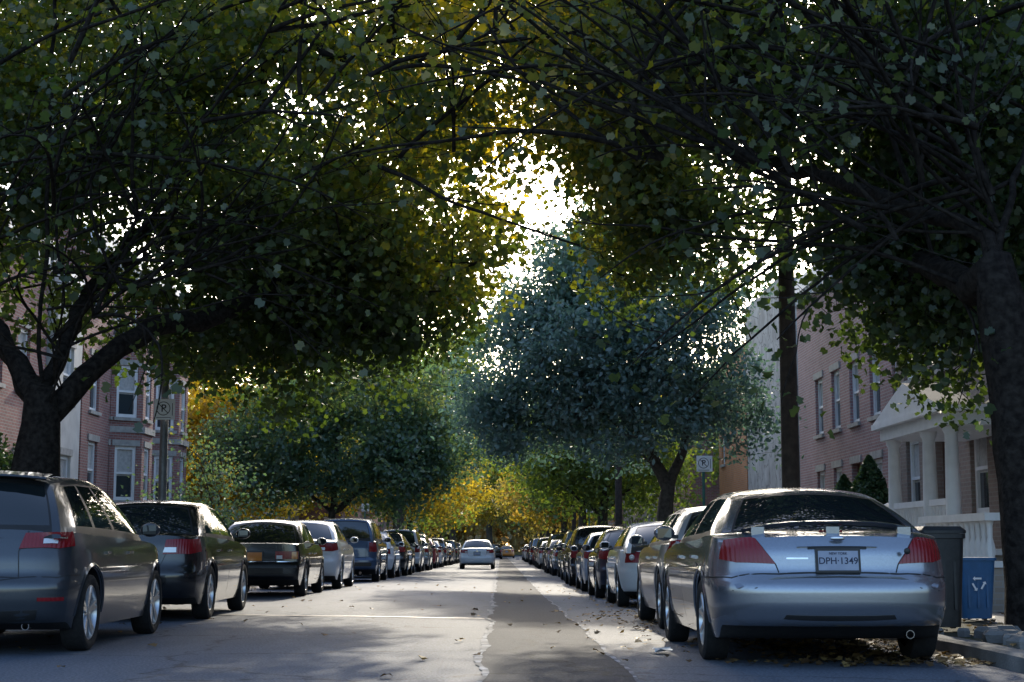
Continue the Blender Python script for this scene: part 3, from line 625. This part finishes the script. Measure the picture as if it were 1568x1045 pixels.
def bx(d,key,line,decal):
    decal([('r',-.74,.50),('r',.74,.50)],[('r',-.74,.545),('r',.74,.545)],2,.02,False); decal([('r',-.38,.60),('r',.38,.60)],[('r',-.38,.66),('r',.38,.66)],2,.01,False)
    decal([('r',.40,.66),('r',.50,.66)],[('r',.40,.72),('r',.50,.72)],6,.018); decal([('r',.66,.66),('r',.755,.66)],[('r',.66,.78),('r',.755,.78)],9,.018)
    line([('r',-.76,.60),('r',.76,.60)],8,.012,.02,False); line([('r',.40,.9),('r',.40,.6)],2,.008)
bmw=dict(L=4.35,W=1.66,H=1.38,wr=.30,ax=(.95,3.52),belt=.92,top=[(0,.92),(.1,.94),(.7,.95),(1.2,.96),(3.0,.94),(3.2,.92),(4.2,.79),(4.3,.74),(4.35,.68)],bz=.32,
 R=[(.1,.18),(.3,.08),(.36,0),(.55,0),(.58,.03),(.60,.07),(.8,.07),(1.0,.07)],gb=(.72,3.12),gt=(1.22,2.5),wt=.60,pil=[.46],ca=(.10,.95),pz=.70,doors=[1.3,2.1,3.0],k=(.03,.05),tr=.03,drop=.02,
 tail=[([('r',.38,.66),('r',.77,.66)],[('r',.38,.79),('r',.77,.79)],5,.012)],spokes=8,rr=.66,exh=[-.5],mould=2,extra=bx,bul=(.04,.1),pm=9)
def sx(d,key,line,decal):
    for s in (1,-1):
        R=[[Vector((s*.58,y,1.70+dz)) for y in (.5,1.2,2,2.6)] for dz in (0,.03)]; d.grid(R,2)
    line([('r',.60,.60),('r',.62,1.0)]); decal([('r',-.75,.42),('r',.75,.42)],[('r',-.75,.52),('r',.75,.52)],2,.02,False)
suv=dict(L=4.6,W=1.85,H=1.72,wr=.37,ax=(.9,3.55),belt=1.08,top=[(0,1.08),(.1,1.12),(1.5,1.12),(3.1,1.1),(3.4,1.07),(4.3,.98),(4.5,.85),(4.6,.72)],bz=.36,
 R=[(.1,.15),(.3,.08),(.38,.0),(.58,0),(.62,.06),(.9,.07),(1.15,.1)],gb=(.16,3.4),gt=(.34,2.75),wt=.67,pil=[.30,.58],ca=(.08,.95),pz=.80,doors=[1.3,2.2,3.2],k=(.05,.09),tr=.04,
 tail=[([('r',.68,.80),('r',.84,.80),('s',.22,.80)],[('r',.68,1.05),('r',.84,1.05),('s',.24,1.05)],5,.012)],spokes=6,rr=.62,extra=sx,mould=2,bul=(.05,.12),vb=.02)
beetle=dict(golf); beetle.update(L=4.1,W=1.76,H=1.47,top=[(0,.94),(.2,1.0),(1,1.02),(2.9,1.02),(3.3,.97),(3.8,.84),(4.0,.7),(4.1,.55)],belt=1.0,gb=(.22,3.2),gt=(.95,2.4),pil=[.48],vb=.12,doors=[1.3,1.9,3.0],
 tail=[([('r',.52,.74),('r',.76,.74)],[('r',.52,.92),('r',.76,.92)],5,.014)],extra=lambda d,key,line,decal:[d.sphere((s*.66,.20,.83),(.05,.06,.05),12,8,6) for s in (1,-1)],k=(.16,.2))
hatch=dict(golf); hatch.update(L=4.3,H=1.44,belt=.98,top=[(0,.97),(.2,1.02),(1,1.02),(2.9,1.0),(3.4,.95),(3.9,.83),(4.2,.7),(4.3,.6)],gt=(.62,2.5),gb=(.2,3.35),tail=[([('r',.58,.74),('r',.74,.75),('s',.36,.8)],[('r',.62,1.0),('r',.74,1.0),('s',.5,1.0)],5,.012)],
 extra=lambda d,key,line,decal:line([('r',-.5,.64),('r',.5,.64)],2,.008,.0015,False),ax=(.82,3.42),rr=.64,twin=False,spokes=8)
van=dict(suv); van.update(L=4.8,H=1.78,top=[(0,1.05),(.1,1.1),(3.2,1.08),(3.8,1.02),(4.5,.85),(4.8,.65)],gb=(.14,3.9),gt=(.3,3.0),extra=lambda *a:None,mould=None)
ME={}; LEN={}; WID={}
for nm,S in (('taurus',taurus),('golf',golf),('jetta',jetta),('bmw',bmw),('suv',suv),('beetle',beetle),('hatch',hatch),('van',van)):
    ME[nm]=build_car('car_body_mesh',S); LEN[nm]=S['L']; WID[nm]=S['W']
def car(kind,col,xin,y,side,rz=0,name='parked_car'):
    xc=xin+side*WID[kind]/2; o=bpy.data.objects.new(name,ME[kind]); COL.objects.link(o)
    za=gz(xc,y+.9); zb=gz(xc,y+3.5); sl=(zb-za)/2.6
    o.location=(xc,y,za-sl*.9); o.rotation_euler=(math.atan(sl),0,math.radians(rz))
    o.material_slots[0].link='OBJECT'; o.material_slots[0].material=P_[col]; return o
t=car('taurus','silver',1.60,11.75,1,-.3)
(px_,py_,pz_),tl=taurus['plate_pos']; ink=mat('plate_ink',(.01,.015,.05),.5)
text_obj('licence_plate_text','DPH·1349',.070,(0,py_-.0055,pz_-.004),(math.pi/2-tl,0,0),ink,t)
text_obj('licence_plate_state','NEW YORK',.026,(0,py_-.0055+.052*math.sin(tl),pz_+.052),(math.pi/2-tl,0,0),ink,t)
car('golf','grey',-3.56,13.1,-1)
car('jetta','black',-3.56,18.7,-1,.3); car('bmw','black',-3.45,27.4,-1); car('jetta','white',-3.4,33.2,-1); car('suv','blue',-3.25,42.0,-1)
car('hatch','champagne',1.82,17.5,1); car('beetle','white',1.98,26.2,1); car('jetta','navy',1.98,32.2,1); car('jetta','ltblue',2.0,38.4,1); car('suv','black',1.95,44.2,1)
seqL=[('beetle','white'),('jetta','black'),('hatch','navy'),('van','white'),('jetta','silver'),('suv','black'),('golf','red'),('jetta','white'),('hatch','red'),('suv','silver'),('bmw','navy'),('golf','black'),('jetta','champagne'),('van','green'),('jetta','black'),('hatch','silver'),('suv','navy'),('jetta','grey')]
y=48.2
for i,(k,c) in enumerate(seqL): car(k,c,-3.25+.12*math.sin(i*2.1),y,-1); y+=LEN[k]+.9+.4*math.sin(i)
seqR=[('jetta','black'),('suv','green'),('hatch','silver'),('jetta','navy'),('van','black'),('golf','grey'),('jetta','champagne'),('suv','navy'),('jetta','black'),('hatch','red'),('van','silver'),('jetta','grey'),('golf','black'),('suv','grey'),('jetta','white'),('hatch','navy'),('jetta','black'),('jetta','silver')]
y=50.2
for i,(k,c) in enumerate(seqR): car(k,c,2.05+.1*math.sin(i*1.7),y,1); y+=LEN[k]+.9+.4*math.sin(i*1.3)
car('jetta','white',-2.05,79,1,0,'moving_car'); car('jetta','taxi',-.1,185,1,0,'taxi_car'); car('suv','black',-1.6,172,1,0,'moving_car')

# ------------------------------------------------------------------ buildings
b_red=brick_mat('brick_red',(.34,.14,.12),(.25,.10,.09),(.32,.29,.27)); b_pur=brick_mat('brick_purple',(.36,.19,.19),(.28,.15,.155),(.38,.35,.35)); b_or=brick_mat('brick_orange',(.54,.20,.06),(.46,.16,.05),(.38,.25,.18))
b_tan=brick_mat('brick_tan',(.38,.33,.28),(.31,.26,.22),(.35,.33,.31)); b_brn=brick_mat('brick_brown',(.26,.19,.16),(.20,.15,.13),(.26,.23,.21))
m_white=mat('white_trim',(.80,.80,.80),.6,c2=(.72,.72,.72),scale=5); m_stone=mat('stone_trim',(.42,.40,.37),.85,c2=(.3,.29,.27),scale=6,bump=.3)
m_wglass,nt,b=new_mat('window_glass'); b.inputs['Base Color'].default_value=(.03,.04,.05,1); b.inputs['Roughness'].default_value=.04
m_curt=mat('curtain',(.5,.49,.47),.9,c2=(.38,.37,.36),scale=14); m_roof=mat('roof_tar',(.05,.05,.05),.9); m_door=mat('door_paint',(.08,.03,.02),.5)
m_cream=mat('siding_cream',(.55,.54,.51),.8,c2=(.45,.44,.42),scale=2,detail=8,bump=.2)
def stucco():
    m,nt,b=new_mat('stucco_grey'); L=nt.links.new; b.inputs['Roughness'].default_value=.9; tc=nt.nodes.new('ShaderNodeTexCoord')
    v=nt.nodes.new('ShaderNodeTexVoronoi'); v.feature='DISTANCE_TO_EDGE'; v.inputs['Scale'].default_value=.9; n=nt.nodes.new('ShaderNodeTexNoise'); n.inputs['Scale'].default_value=1.5; n.inputs['Detail'].default_value=8
    L(tc.outputs['Object'],n.inputs['Vector']); a=nt.nodes.new('ShaderNodeVectorMath'); a.operation='MULTIPLY_ADD'; a.inputs[1].default_value=(1.2,1.2,1.2); L(n.outputs['Color'],a.inputs[0]); L(tc.outputs['Object'],a.inputs[2]); L(a.outputs[0],v.inputs['Vector'])
    mr=nt.nodes.new('ShaderNodeMapRange'); mr.inputs[2].default_value=.03; mr.inputs[3].default_value=.35; L(v.outputs['Distance'],mr.inputs[0])
    r=nt.nodes.new('ShaderNodeValToRGB'); r.color_ramp.elements[0].position=.35; r.color_ramp.elements[1].position=.65; r.color_ramp.elements[0].color=(.3,.29,.27,1); r.color_ramp.elements[1].color=(.5,.49,.46,1); L(n.outputs['Fac'],r.inputs['Fac'])
    s=nt.nodes.new('ShaderNodeVectorMath'); s.operation='SCALE'; L(r.outputs[0],s.inputs[0]); L(mr.outputs[0],s.inputs['Scale']); L(s.outputs[0],b.inputs['Base Color']); return m
m_stucco=stucco()
def wall(mb,org,du,wd,z0,z1,nrm,ops,mw=0,fr=1,gl=2,st=3,cu=4,depth=.14):
    org=Vector(org); du=Vector(du); nrm=Vector(nrm)
    P=lambda u,z,o=0:(org+du*u+nrm*o)+Vector((0,0,z))
    us=sorted(set([0,wd]+[o[0] for o in ops]+[o[1] for o in ops])); zs=sorted(set([z0,z1]+[o[2] for o in ops]+[o[3] for o in ops]))
    for a,b_ in zip(us,us[1:]):
        for c,d in zip(zs,zs[1:]):
            if any(o[0]<=a and b_<=o[1] and o[2]<=c and d<=o[3] for o in ops): continue
            mb.quad(P(a,c),P(b_,c),P(b_,d),P(a,d),mw)
    def bx(u0,u1,c,d,o0,o1,m):
        Q=[P(u0,c,o0),P(u1,c,o0),P(u1,c,o1),P(u0,c,o1),P(u0,d,o0),P(u1,d,o0),P(u1,d,o1),P(u0,d,o1)]; i=len(mb.v); mb.v+=[tuple(q) for q in Q]
        for q in ((0,3,2,1),(4,5,6,7),(0,1,5,4),(1,2,6,5),(2,3,7,6),(3,0,4,7)): mb.face([i+k for k in q],m)
    for (a,b_,c,d,k) in ops:
        mb.quad(P(a,c),P(a,d),P(a,d,-depth),P(a,c,-depth),mw); mb.quad(P(b_,c),P(b_,d),P(b_,d,-depth),P(b_,c,-depth),mw)
        mb.quad(P(a,d),P(b_,d),P(b_,d,-depth),P(a,d,-depth),mw); mb.quad(P(a,c),P(b_,c),P(b_,c,-depth),P(a,c,-depth),st)
        if k=='d':
            mb.quad(P(a,c,-depth),P(b_,c,-depth),P(b_,d,-depth),P(a,d,-depth),5); bx(a+.1,b_-.1,c+.25,c+(d-c)*.45,-depth,-depth+.02,5); bx(a+.15,b_-.15,c+(d-c)*.55,d-.2,-depth,-depth+.015,gl)
        else:
            mb.quad(P(a,c,-depth),P(b_,c,-depth),P(b_,d,-depth),P(a,d,-depth),gl)
            mb.quad(P(a+.05,c+(d-c)*.45,-depth+.004),P(b_-.05,c+(d-c)*.45,-depth+.004),P(b_-.05,d-.05,-depth+.004),P(a+.05,d-.05,-depth+.004),cu)
            t=.10
            for q in ((a,a+t,c,d),(b_-t,b_,c,d),(a+t,b_-t,d-t,d),(a+t,b_-t,c,c+t),(a+t,b_-t,(c+d)/2-.03,(c+d)/2+.03)): bx(*q,-depth+.001,-depth+.06,fr)
        if k!='n':
            bx(a-.08,b_+.08,c-.10,c-.002,-.02,.07,st); bx(a-.1,b_+.1,d+.002,d+.18,-.02,.035,st)
    return bx
def rowhouse(name,xf,side,y0,y1,h,mw,ops,zg=0,cornice=True,depth=10):
    mb=MB(); n=(-side,0,0); xb=xf+side*depth
    bx=wall(mb,(xf,y0,zg),(0,1,0),y1-y0,-.5,h,n,ops)
    for yy,o in ((y0,1),(y1,-1)):
        sides=[(2,3,1.4,2.9,'w'),(5.5,6.5,1.4,2.9,'w'),(2,3,4.3,5.8,'w'),(5.5,6.5,4.3,5.8,'w')] if h>6.2 and yy==y0 else []
        wall(mb,(xf,yy,zg),(side,0,0),depth,-.5,h,(0,-o,0),sides)
    mb.quad((xb,y0,zg-.5),(xb,y1,zg-.5),(xb,y1,zg+h),(xb,y0,zg+h),0); mb.quad((xf,y0,zg+h-.15),(xb,y0,zg+h-.15),(xb,y1,zg+h-.15),(xf,y1,zg+h-.15),6)
    if cornice:
        bx(-.05,y1-y0+.05,h-.55,h-.35,-.02,.10,1); bx(-.1,y1-y0+.1,h-.35,h+.05,-.3,.28,1)
        u=.2
        while u<y1-y0-.2: bx(u,u+.1,h-.62,h-.352,.102,.24,1); u+=.45
    bx(0,y1-y0,.72,.84,-.01,.05,3)
    return mb.obj(name,[mw,m_white,m_wglass,m_stone,m_curt,m_door,m_roof])
def ops_std(w,h,door=True,pitch=2.1,z1=1.5,z2=4.3):
    o=[]; u=.8; i=0
    while u+1.0<w-.3:
        if door and i%3==2: o.append((u,u+1.0,.9,3.1,'d'))
        else: o.append((u,u+1.0,z1,z1+1.6,'w'))
        o.append((u,u+1.0,z2,z2+1.55,'w'))
        if h>9.2: o.append((u,u+1.0,z2+2.9,z2+4.3,'w'))
        u+=pitch; i+=1
    return o
rowhouse('porch_house',8.4,1,24,33,7.0,b_brn,ops_std(9,7.0,pitch=2.2,z1=1.6,z2=4.4),-.15)
rowhouse('brick_house',8.8,1,33.15,46,8.6,b_pur,ops_std(12.85,8.6,pitch=2.15,z1=1.5,z2=4.1),-.2)
rowhouse('stucco_house',9.0,1,50,57,9.8,m_stucco,[(3,3.9,1.5,3,'w')],-.3,cornice=False)
rowhouse('brick_house',9.0,1,57.2,64.5,8.6,b_or,[(5.6,6.5,1.5,3,'w'),(5.6,6.5,4.4,6,'w')],-.3,cornice=False)
rowhouse('brick_house',9.2,1,10,22,8.5,b_red,ops_std(12,8.5),-.1)
rowhouse('brick_house',9.4,1,78,92,9,b_red,ops_std(14,9),-.4); rowhouse('brick_house',9.4,1,96,120,9,b_tan,ops_std(24,9),-.5); rowhouse('brick_house',9.4,1,124,160,9.6,b_red,ops_std(36,9.6),-.6)
rowhouse('brick_house',-11.7,-1,32.8,40.2,8.6,b_red,ops_std(7.4,8.6,z1=1.7,z2=4.7),-.05)
rowhouse('cream_house',-11.5,-1,40.4,42.9,8.0,m_cream,[(.7,1.7,1.7,3.3,'w'),(.7,1.7,4.7,6.2,'w')],-.05)
L1=rowhouse('brick_house',-11.5,-1,43.05,57,9.8,b_red,ops_std(14,9.8,pitch=2.3,z1=2.3,z2=4.75),-.1)
rowhouse('brick_house',-12,-1,14,32.6,9.0,b_red,ops_std(18.6,9),0); rowhouse('brick_house',-12.5,-1,84,98,8.5,b_tan,ops_std(14,8.5),-.4); rowhouse('brick_house',-10.5,-1,104,140,9.5,b_red,ops_std(36,9.5),-.6)
rowhouse('apartment_building',-9.8,-1,145,190,8,b_tan,ops_std(45,8),-.8)
mb=MB(); 
for y0 in (46.2,51.5):
    xs_=[(-11.5,y0),(-10.7,y0+.7),(-10.7,y0+2.1),(-11.5,y0+2.8)]
    for (xa,ya_),(xb,yb_) in zip(xs_,xs_[1:]):
        dv=Vector((xb-xa,yb_-ya_,0)); ln=dv.length; dv/=ln; nn=Vector((dv.y,-dv.x,0)); 
        wall(mb,(xa,ya_,-.1),dv,ln,-.4,7.2,nn,[(ln*.5-.35,ln*.5+.35,2.3,3.9,'w'),(ln*.5-.35,ln*.5+.35,4.75,6.3,'w')],depth=.1)
    i=len(mb.v); mb.v+=[(x,y,7.12) for x,y in xs_]+[(-11.5,y0+.7,7.7),(-11.5,y0+2.1,7.7)]; mb.face((i,i+1,i+4),6); mb.face((i+1,i+2,i+5,i+4),6); mb.face((i+2,i+3,i+5),6)
    for z in (4.2,6.9):
        o_=[(x+.08*(1 if x>-11 else 0),y,z) for x,y in xs_]; mb.rings([[Vector(p) for p in o_],[Vector((p[0],p[1],z+.18)) for p in o_]],3)
bay=mb.obj('bay_windows',[b_red,m_white,m_wglass,m_stone,m_curt,m_door,m_roof],parent=L1)
# small porch of the right-hand house
porch=empty('porch',(0,0,0)); mb=MB(); pf=.75
mb.box((6.9,24.2,-.3),(8.39,28.2,pf),0); mb.box((6.82,24.1,pf+.002),(8.39,28.3,pf+.09),1)
mb.box((6.85,24.1,2.75),(8.38,28.2,2.95),1); mb.box((6.72,23.97,2.952),(8.38,28.32,3.05),1)
y0,y1=24.0,28.3; ym=(y0+y1)/2; i=len(mb.v); mb.v+=[(6.74,y0,3.053),(6.74,y1,3.053),(6.74,ym,3.6),(8.38,y0,3.053),(8.38,y1,3.053),(8.38,ym,3.6)]
mb.face((i,i+1,i+2),1); mb.face((i,i+2,i+5,i+3),2); mb.face((i+1,i+4,i+5,i+2),2); mb.face((i+3,i+5,i+4),1)
cols=[24.4,25.7,28.0]
for y in cols:
    mb.box((6.88,y-.16,pf+.092),(7.2,y+.16,pf+.22),1); mb.lathe([(.14,0),(.145,.04),(.12,.1),(.12,.7),(.10,1.65),(.13,1.70),(.14,1.78)],(7.04,y,pf+.22),(0,0,1),16,1,False); 
for a,b_ in zip(cols,cols[1:]):
    mb.box((6.96,a+.17,pf+.78),(7.1,b_-.17,pf+.88),1); mb.box((6.97,a+.17,pf+.16),(7.09,b_-.17,pf+.22),1); y=a+.3
    while y<b_-.2: mb.lathe([(.035,0),(.06,.12),(.05,.2),(.03,.3),(.035,.5),(.05,.56)],(7.03,y,pf+.22),(0,0,1),8,1,False); y+=.19
for k in range(5): mb.box((5.7+.24*k,28.35,-.3),(8.35,30.05,-.05+.16*k+.02),3)
for y in (28.3,30.1):
    mb.cyl((5.65,y,.95),(7.0,y,1.62),.045,n=8,m=1)
    for k in range(6): mb.lathe([(.03,0),(.05,.2),(.03,.35),(.03,.72)],(5.75+.22*k,y,.05+.11*k),(0,0,1),8,1,False)
mb.box((6.2,20.2,-.2),(6.45,23.4,.62),0); mb.box((6.15,20.15,.622),(6.5,23.45,.70),1); mb.box((6.22,20.2,1.22),(6.43,23.4,1.32),1); y=20.35
while y<23.4: mb.lathe([(.04,0),(.075,.12),(.06,.2),(.035,.3),(.04,.45),(.06,.52)],(6.325,y,.70),(0,0,1),8,1,False); y+=.24
mb.obj('porch_structure',[b_tan,m_white,m_roof,m_stone],parent=porch,angle=40)

# ------------------------------------------------------------------ hedges, shrubs
leafS=leaf_mat('leaf_shrub',[(0,(.03,.09,.025)),(.6,(.06,.16,.035)),(1,(.13,.24,.05))],.3,1.5)
leafK=leaf_mat('leaf_conifer',[(0,(.025,.06,.03)),(.6,(.04,.09,.045)),(1,(.08,.14,.06))],.2,1.3)
def shrub(name,x,y,r,h,m,n,cone=False,ls=.06):
    g=gz(x,y); root=empty(name,(x,y,g)); u=rng.random(n); a=rng.random(n)*2*np.pi
    if cone: z=u**1.4*h; rr=r*(1-z/h)**.8*(.72+.4*rng.random(n))*(1+.15*np.sin(a*5+z*6))
    else:
        ph=np.arccos(1-1.5*rng.random(n)); k=.78+.28*rng.random(n)+.08*np.sin(a*4)+.06*np.sin(ph*9); z=h*.45+h*.55*np.cos(ph)*k; rr=r*np.sin(ph)*k
    C=np.stack([rr*np.cos(a),rr*np.sin(a),z],1)
    o=bpy.data.objects.new('foliage',leaf_mesh('foliage',C,ls*(.7+.6*rng.random(n)),rng.random(n)*.6+.4*(z/h),m,RHOMB)); COL.objects.link(o); o.parent=root
    mb=MB(); 
    for k in range(6): mb.cyl((0,0,-.05),(r*.5*math.cos(k),r*.5*math.sin(k),h*.6),.03,.01,5)
    mb.cyl((0,0,-.1),(0,0,h*.85),.06,.02,6); mb.obj('stems',[bark],parent=root)
shrub('conifer_shrub',7.2,30.6,1.0,2.8,leafK,12000,True,.09); shrub('conifer_shrub',7.4,33.8,1.0,2.6,leafK,9000,True,.09)
shrub('round_shrub',-9.9,50,.95,2.1,leafS,8000,False,.08); shrub('round_shrub',-9.8,47.2,.7,1.5,leafD,3500,False,.08)
shrub('round_shrub',-9.8,60,1.3,1.9,leafK,5000,False,.12); shrub('conifer_shrub',-8.9,27.2,1.0,2.7,leafK,8000,False,.09)
autumn_tree('young_tree',-8.4,45,3.6,1.1,leafD,41,80,40,.12,low=1.2,R=.05)

# ------------------------------------------------------------------ poles, signs, wires, bins
wood=mat('pole_wood',(.07,.05,.04),.9,c2=(.035,.025,.02),scale=7,bump=.6,bscale=30); steel=mat('galvanised_steel',(.2,.21,.22),.5,.5,c2=(.13,.135,.14),scale=9); greenst=mat('green_post',(.04,.16,.13),.5,c2=(.03,.12,.1))
def pole(x,y,h):
    g=gz(x,y); root=empty('utility_pole',(x,y,g)); mb=MB(); mb.cyl((0,0,-.1),(0,0,h),.145,.10,14); mb.box((-1.1,-.05,h-.75),(1.1,.05,h-.63),0); mb.box((-.8,-.05,h-1.6),(.8,.05,h-1.49),0)
    for xx in (-1,-.5,.5,1): mb.lathe([(.03,0),(.05,.05),(.03,.09),(.045,.13),(.01,.16)],(xx,0,h-.63),(0,0,1),8,1)
    mb.obj('pole_and_crossarms',[wood,m_stone],parent=root,angle=40)
    mb=MB(); mb.lathe([(.2,0),(.24,.04),(.24,.75),(.2,.82),(.05,.86)],(-.38,0,h-2.8),(0,0,1),16); mb.obj('transformer',[steel],parent=root,angle=40)
PL=[(4.35,23.5,9.6),(4.4,58.5,9.2),(4.4,94,9.2),(4.4,130,9)]
for p in PL: pole(*p)
mb=MB()
def wire(a,b_,sag,r=.014):
    a=Vector(a); b_=Vector(b_); P=[a.lerp(b_,t/14)-Vector((0,0,sag*4*(t/14)*(1-t/14))) for t in range(15)]
    mb.rings([[p+Vector((r*math.cos(k*2.1),0,r*math.sin(k*2.1))) for k in range(3)] for p in P],0,False)
pp=[(4.35,-12,9.6)]+PL
for (x0,y0,h0),(x1,y1,h1) in zip(pp,pp[1:]):
    for dx,dz in ((-1,-.48),(-.5,-.48),(.5,-.48),(1,-.48),(-.2,-2.6),(-.2,-3.0),(-.15,-3.4)): wire((x0+dx,y0,gz(x0,y0)+h0+dz),(x1+dx,y1,gz(x1,y1)+h1+dz),.5)
wire((4.35,23.5,6.6),(-11.5,44,7.5),.6); wire((4.4,58.5,6.2),(-11.5,50,8),.5); wire((4.4,58.5,6.2),(9,57,7),.2); wire((4.35,23.5,6.8),(8.8,34,6.9),.2); wire((4.4,58.5,5.6),(-9.8,100,7),.8)
mb.obj('overhead_wires',[trim])
m_sign=mat('sign_white',(.84,.85,.87),.45,c2=(.78,.79,.81),scale=6); m_ink=mat('sign_ink',(.02,.02,.025),.5)
def psign(root,x,z,s=.36,yoff=-.07):
    mb=MB(); mb.box((x-s/2,yoff-.004,z-s/2),(x+s/2,yoff,z+s/2),0); o=mb.obj('sign_plate',[m_sign],parent=root,bevel=.0015)
    mb=MB(); n=36; r0,r1=s*.30,s*.335
    R=[[Vector((x-s*.06+r*math.cos(2*math.pi*k/n),yoff-.007,z+s*.04+r*math.sin(2*math.pi*k/n))) for k in range(n+1)] for r in (r0,r1)]; mb.grid(R,0)
    q=s*.22; t=s*.014; c=Vector((x-s*.06,yoff-.0085,z+s*.04)); a=Vector((-q,0,q)); b_=Vector((q,0,-q)); w_=Vector((t,0,t)); mb.quad(c+a-w_,c+a+w_,c+b_+w_,c+b_-w_,0)
    mb.obj('prohibition_ring',[m_ink],parent=root); text_obj('letter_p','P',s*.5,(x-s*.05,yoff-.006,z+s*.04),(math.pi/2,0,0),m_ink,root)
    mb=MB(); mb.box((x+s*.36,yoff-.0065,z-s*.3),(x+s*.39,yoff-.005,z+s*.3),0); mb.box((x-s*.4,yoff-.0065,z-s*.42),(x+s*.3,yoff-.005,z-s*.39),0); mb.obj('small_lettering',[m_ink],parent=root)
g=gz(-6,28); lp=empty('street_lamp',(-6.0,28,g+.1)); mb=MB()
mb.lathe([(.16,0),(.16,.5),(.10,.6),(.08,.7),(.05,8.2)],(0,0,0),(0,0,1),14,0); P=catmull([(0,0,8.1),(.5,0,8.8),(1.4,0,9.1),(2.3,0,9.15)],.2)
for a,b_ in zip(P,P[1:]): mb.cyl(a,b_,.035,n=8)
mb.sphere((2.55,0,9.13),(.38,.15,.09),14,8,1); mb.obj('pole_and_arm',[steel,m_stone],parent=lp,angle=40); psign(lp,.02,3.2,.37,-.10)
for x,y,h in ((4.35,33.6,2.75),(4.35,77,2.9),(-6,70,2.7)):
    g=gz(x,y)+.1; sp=empty('parking_sign',(x,y,g)); mb=MB(); mb.cyl((0,0,-.1),(0,0,h+.15),.032,n=10); mb.obj('post',[greenst],parent=sp,angle=40); psign(sp,.02,h-.02,.34,-.036)
m_bin=mat('bin_plastic_black',(.018,.02,.022),.45,c2=(.03,.03,.032),scale=20); m_binb=mat('bin_plastic_blue',(.02,.11,.26),.45,c2=(.015,.09,.21),scale=10)
def bin_(x,y,w,h,m,lid=True):
    g=gz(x,y)+.13; root=empty('rubbish_bin' if lid else 'recycling_bin',(x,y,g)); mb=MB()
    def rr(hx,hy,z,c=.05,n=4):
        out=[]
        for sx_,sy_,a0 in ((1,1,0),(-1,1,90),(-1,-1,180),(1,-1,270)):
            for k in range(n+1):
                a=math.radians(a0+90*k/n); out.append(Vector((sx_*(hx-c)+c*math.cos(a),sy_*(hy-c)+c*math.sin(a),z)))
        return out
    mb.rings([rr(w*.40,w*.40,.03),rr(w*.41,w*.41,.08),rr(w*.5,w*.5,h*.88),rr(w*.54,w*.54,h*.885),rr(w*.54,w*.54,h*.93)],0)
    if lid: mb.rings([rr(w*.55,w*.57,h*.932),rr(w*.55,w*.57,h*.96),rr(w*.45,w*.47,h)],0); mb.cyl((-w*.4,w*.6,h*.93),(w*.4,w*.6,h*.93),.02,n=8)
    for s in (-1,1): mb.cyl((s*w*.36,w*.42,.09),(s*w*.46,w*.42,.09),.09,n=14,m=1)
    for s in (-.25,0,.25): mb.box((s*w-.012,-w*.475,h*.2),(s*w+.012,-w*.44,h*.8),0)
    mb.obj('bin_body',[m,tyre],parent=root,angle=35)
    if not lid:
        mb=MB()
        for k in range(3):
            a=k*2.094+1.57; 
            p=Vector((.055*math.cos(a),-w*.51,h*.55+.055*math.sin(a))); t=Vector((-math.sin(a),0,math.cos(a))); n_=Vector((math.cos(a),0,math.sin(a)))
            mb.quad(p-t*.035-n_*.010,p+t*.035-n_*.010,p+t*.035+n_*.010,p-t*.035+n_*.010,0); mb.face([mb.vert(p+t*.035-n_*.025),mb.vert(p+t*.06),mb.vert(p+t*.035+n_*.025)],0)
        mb.obj('recycling_mark',[m_sign],parent=root)
bin_(4.22,15.2,.40,.98,m_bin); bin_(5.20,17.4,.40,.74,m_binb,False)
mb=MB(); random.seed(8)
for k in range(22):
    x=KR+.2+random.random()*1.0; y=12.2+random.random()*2.2; s=.04+random.random()*.07; g=gz(x,y)+.13; a=random.random()*3
    R=[[Vector((x+s*f*math.cos(a+q*1.2+.2*random.random())*(1+.3*random.random()),y+s*f*math.sin(a+q*1.2),g+z)) for q in range(5)] for f,z in ((1.1,-.03),(1.15,.02+s*.2),(.8,.03+s*.45))]; mb.rings(R,0)
mb.obj('broken_paving',[m_kerb])
mb=MB(); G=[[(1.30+.05*i+.012*math.sin(j*2),13.4+.06*j,gz(1.4,13.4)+.02+.03*abs(math.sin(i*1.9+j*1.3))) for j in range(5)] for i in range(4)]; mb.grid(G,0); mb.obj('crumpled_paper',[m_white])

# ------------------------------------------------------------------ world, sun, camera
SE,SA=math.radians(24),math.radians(5)
w=bpy.data.worlds.new('World'); scene.world=w; w.use_nodes=True; nt=w.node_tree; bg=nt.nodes['Background']
sky=nt.nodes.new('ShaderNodeTexSky'); sky.sky_type='NISHITA'; sky.sun_disc=False; sky.sun_elevation=SE; sky.sun_rotation=SA; sky.air_density=1.0; sky.dust_density=2.5; sky.ozone_density=2.5
nt.links.new(sky.outputs[0],bg.inputs[0]); bg.inputs[1].default_value=.36
sl=bpy.data.lights.new('sun','SUN'); sl.energy=3.6; sl.angle=math.radians(.8); sl.color=(1,.91,.75); so=bpy.data.objects.new('sun',sl); COL.objects.link(so)
sd=Vector((math.sin(SA)*math.cos(SE),math.cos(SA)*math.cos(SE),math.sin(SE))); so.rotation_euler=(-sd).to_track_quat('-Z','Y').to_euler(); so.location=sd*60
cam=bpy.data.cameras.new('camera'); cam.lens=55.1; cam.sensor_width=36; cam.clip_end=4000; co=bpy.data.objects.new('camera',cam); COL.objects.link(co)
co.location=(0,0,.92); co.rotation_euler=(math.radians(90+7.38),0,math.radians(-.43)); scene.camera=co
scene.view_settings.view_transform='Standard'; scene.view_settings.look='None'; scene.view_settings.exposure=0
print('built',time.time()-T0)
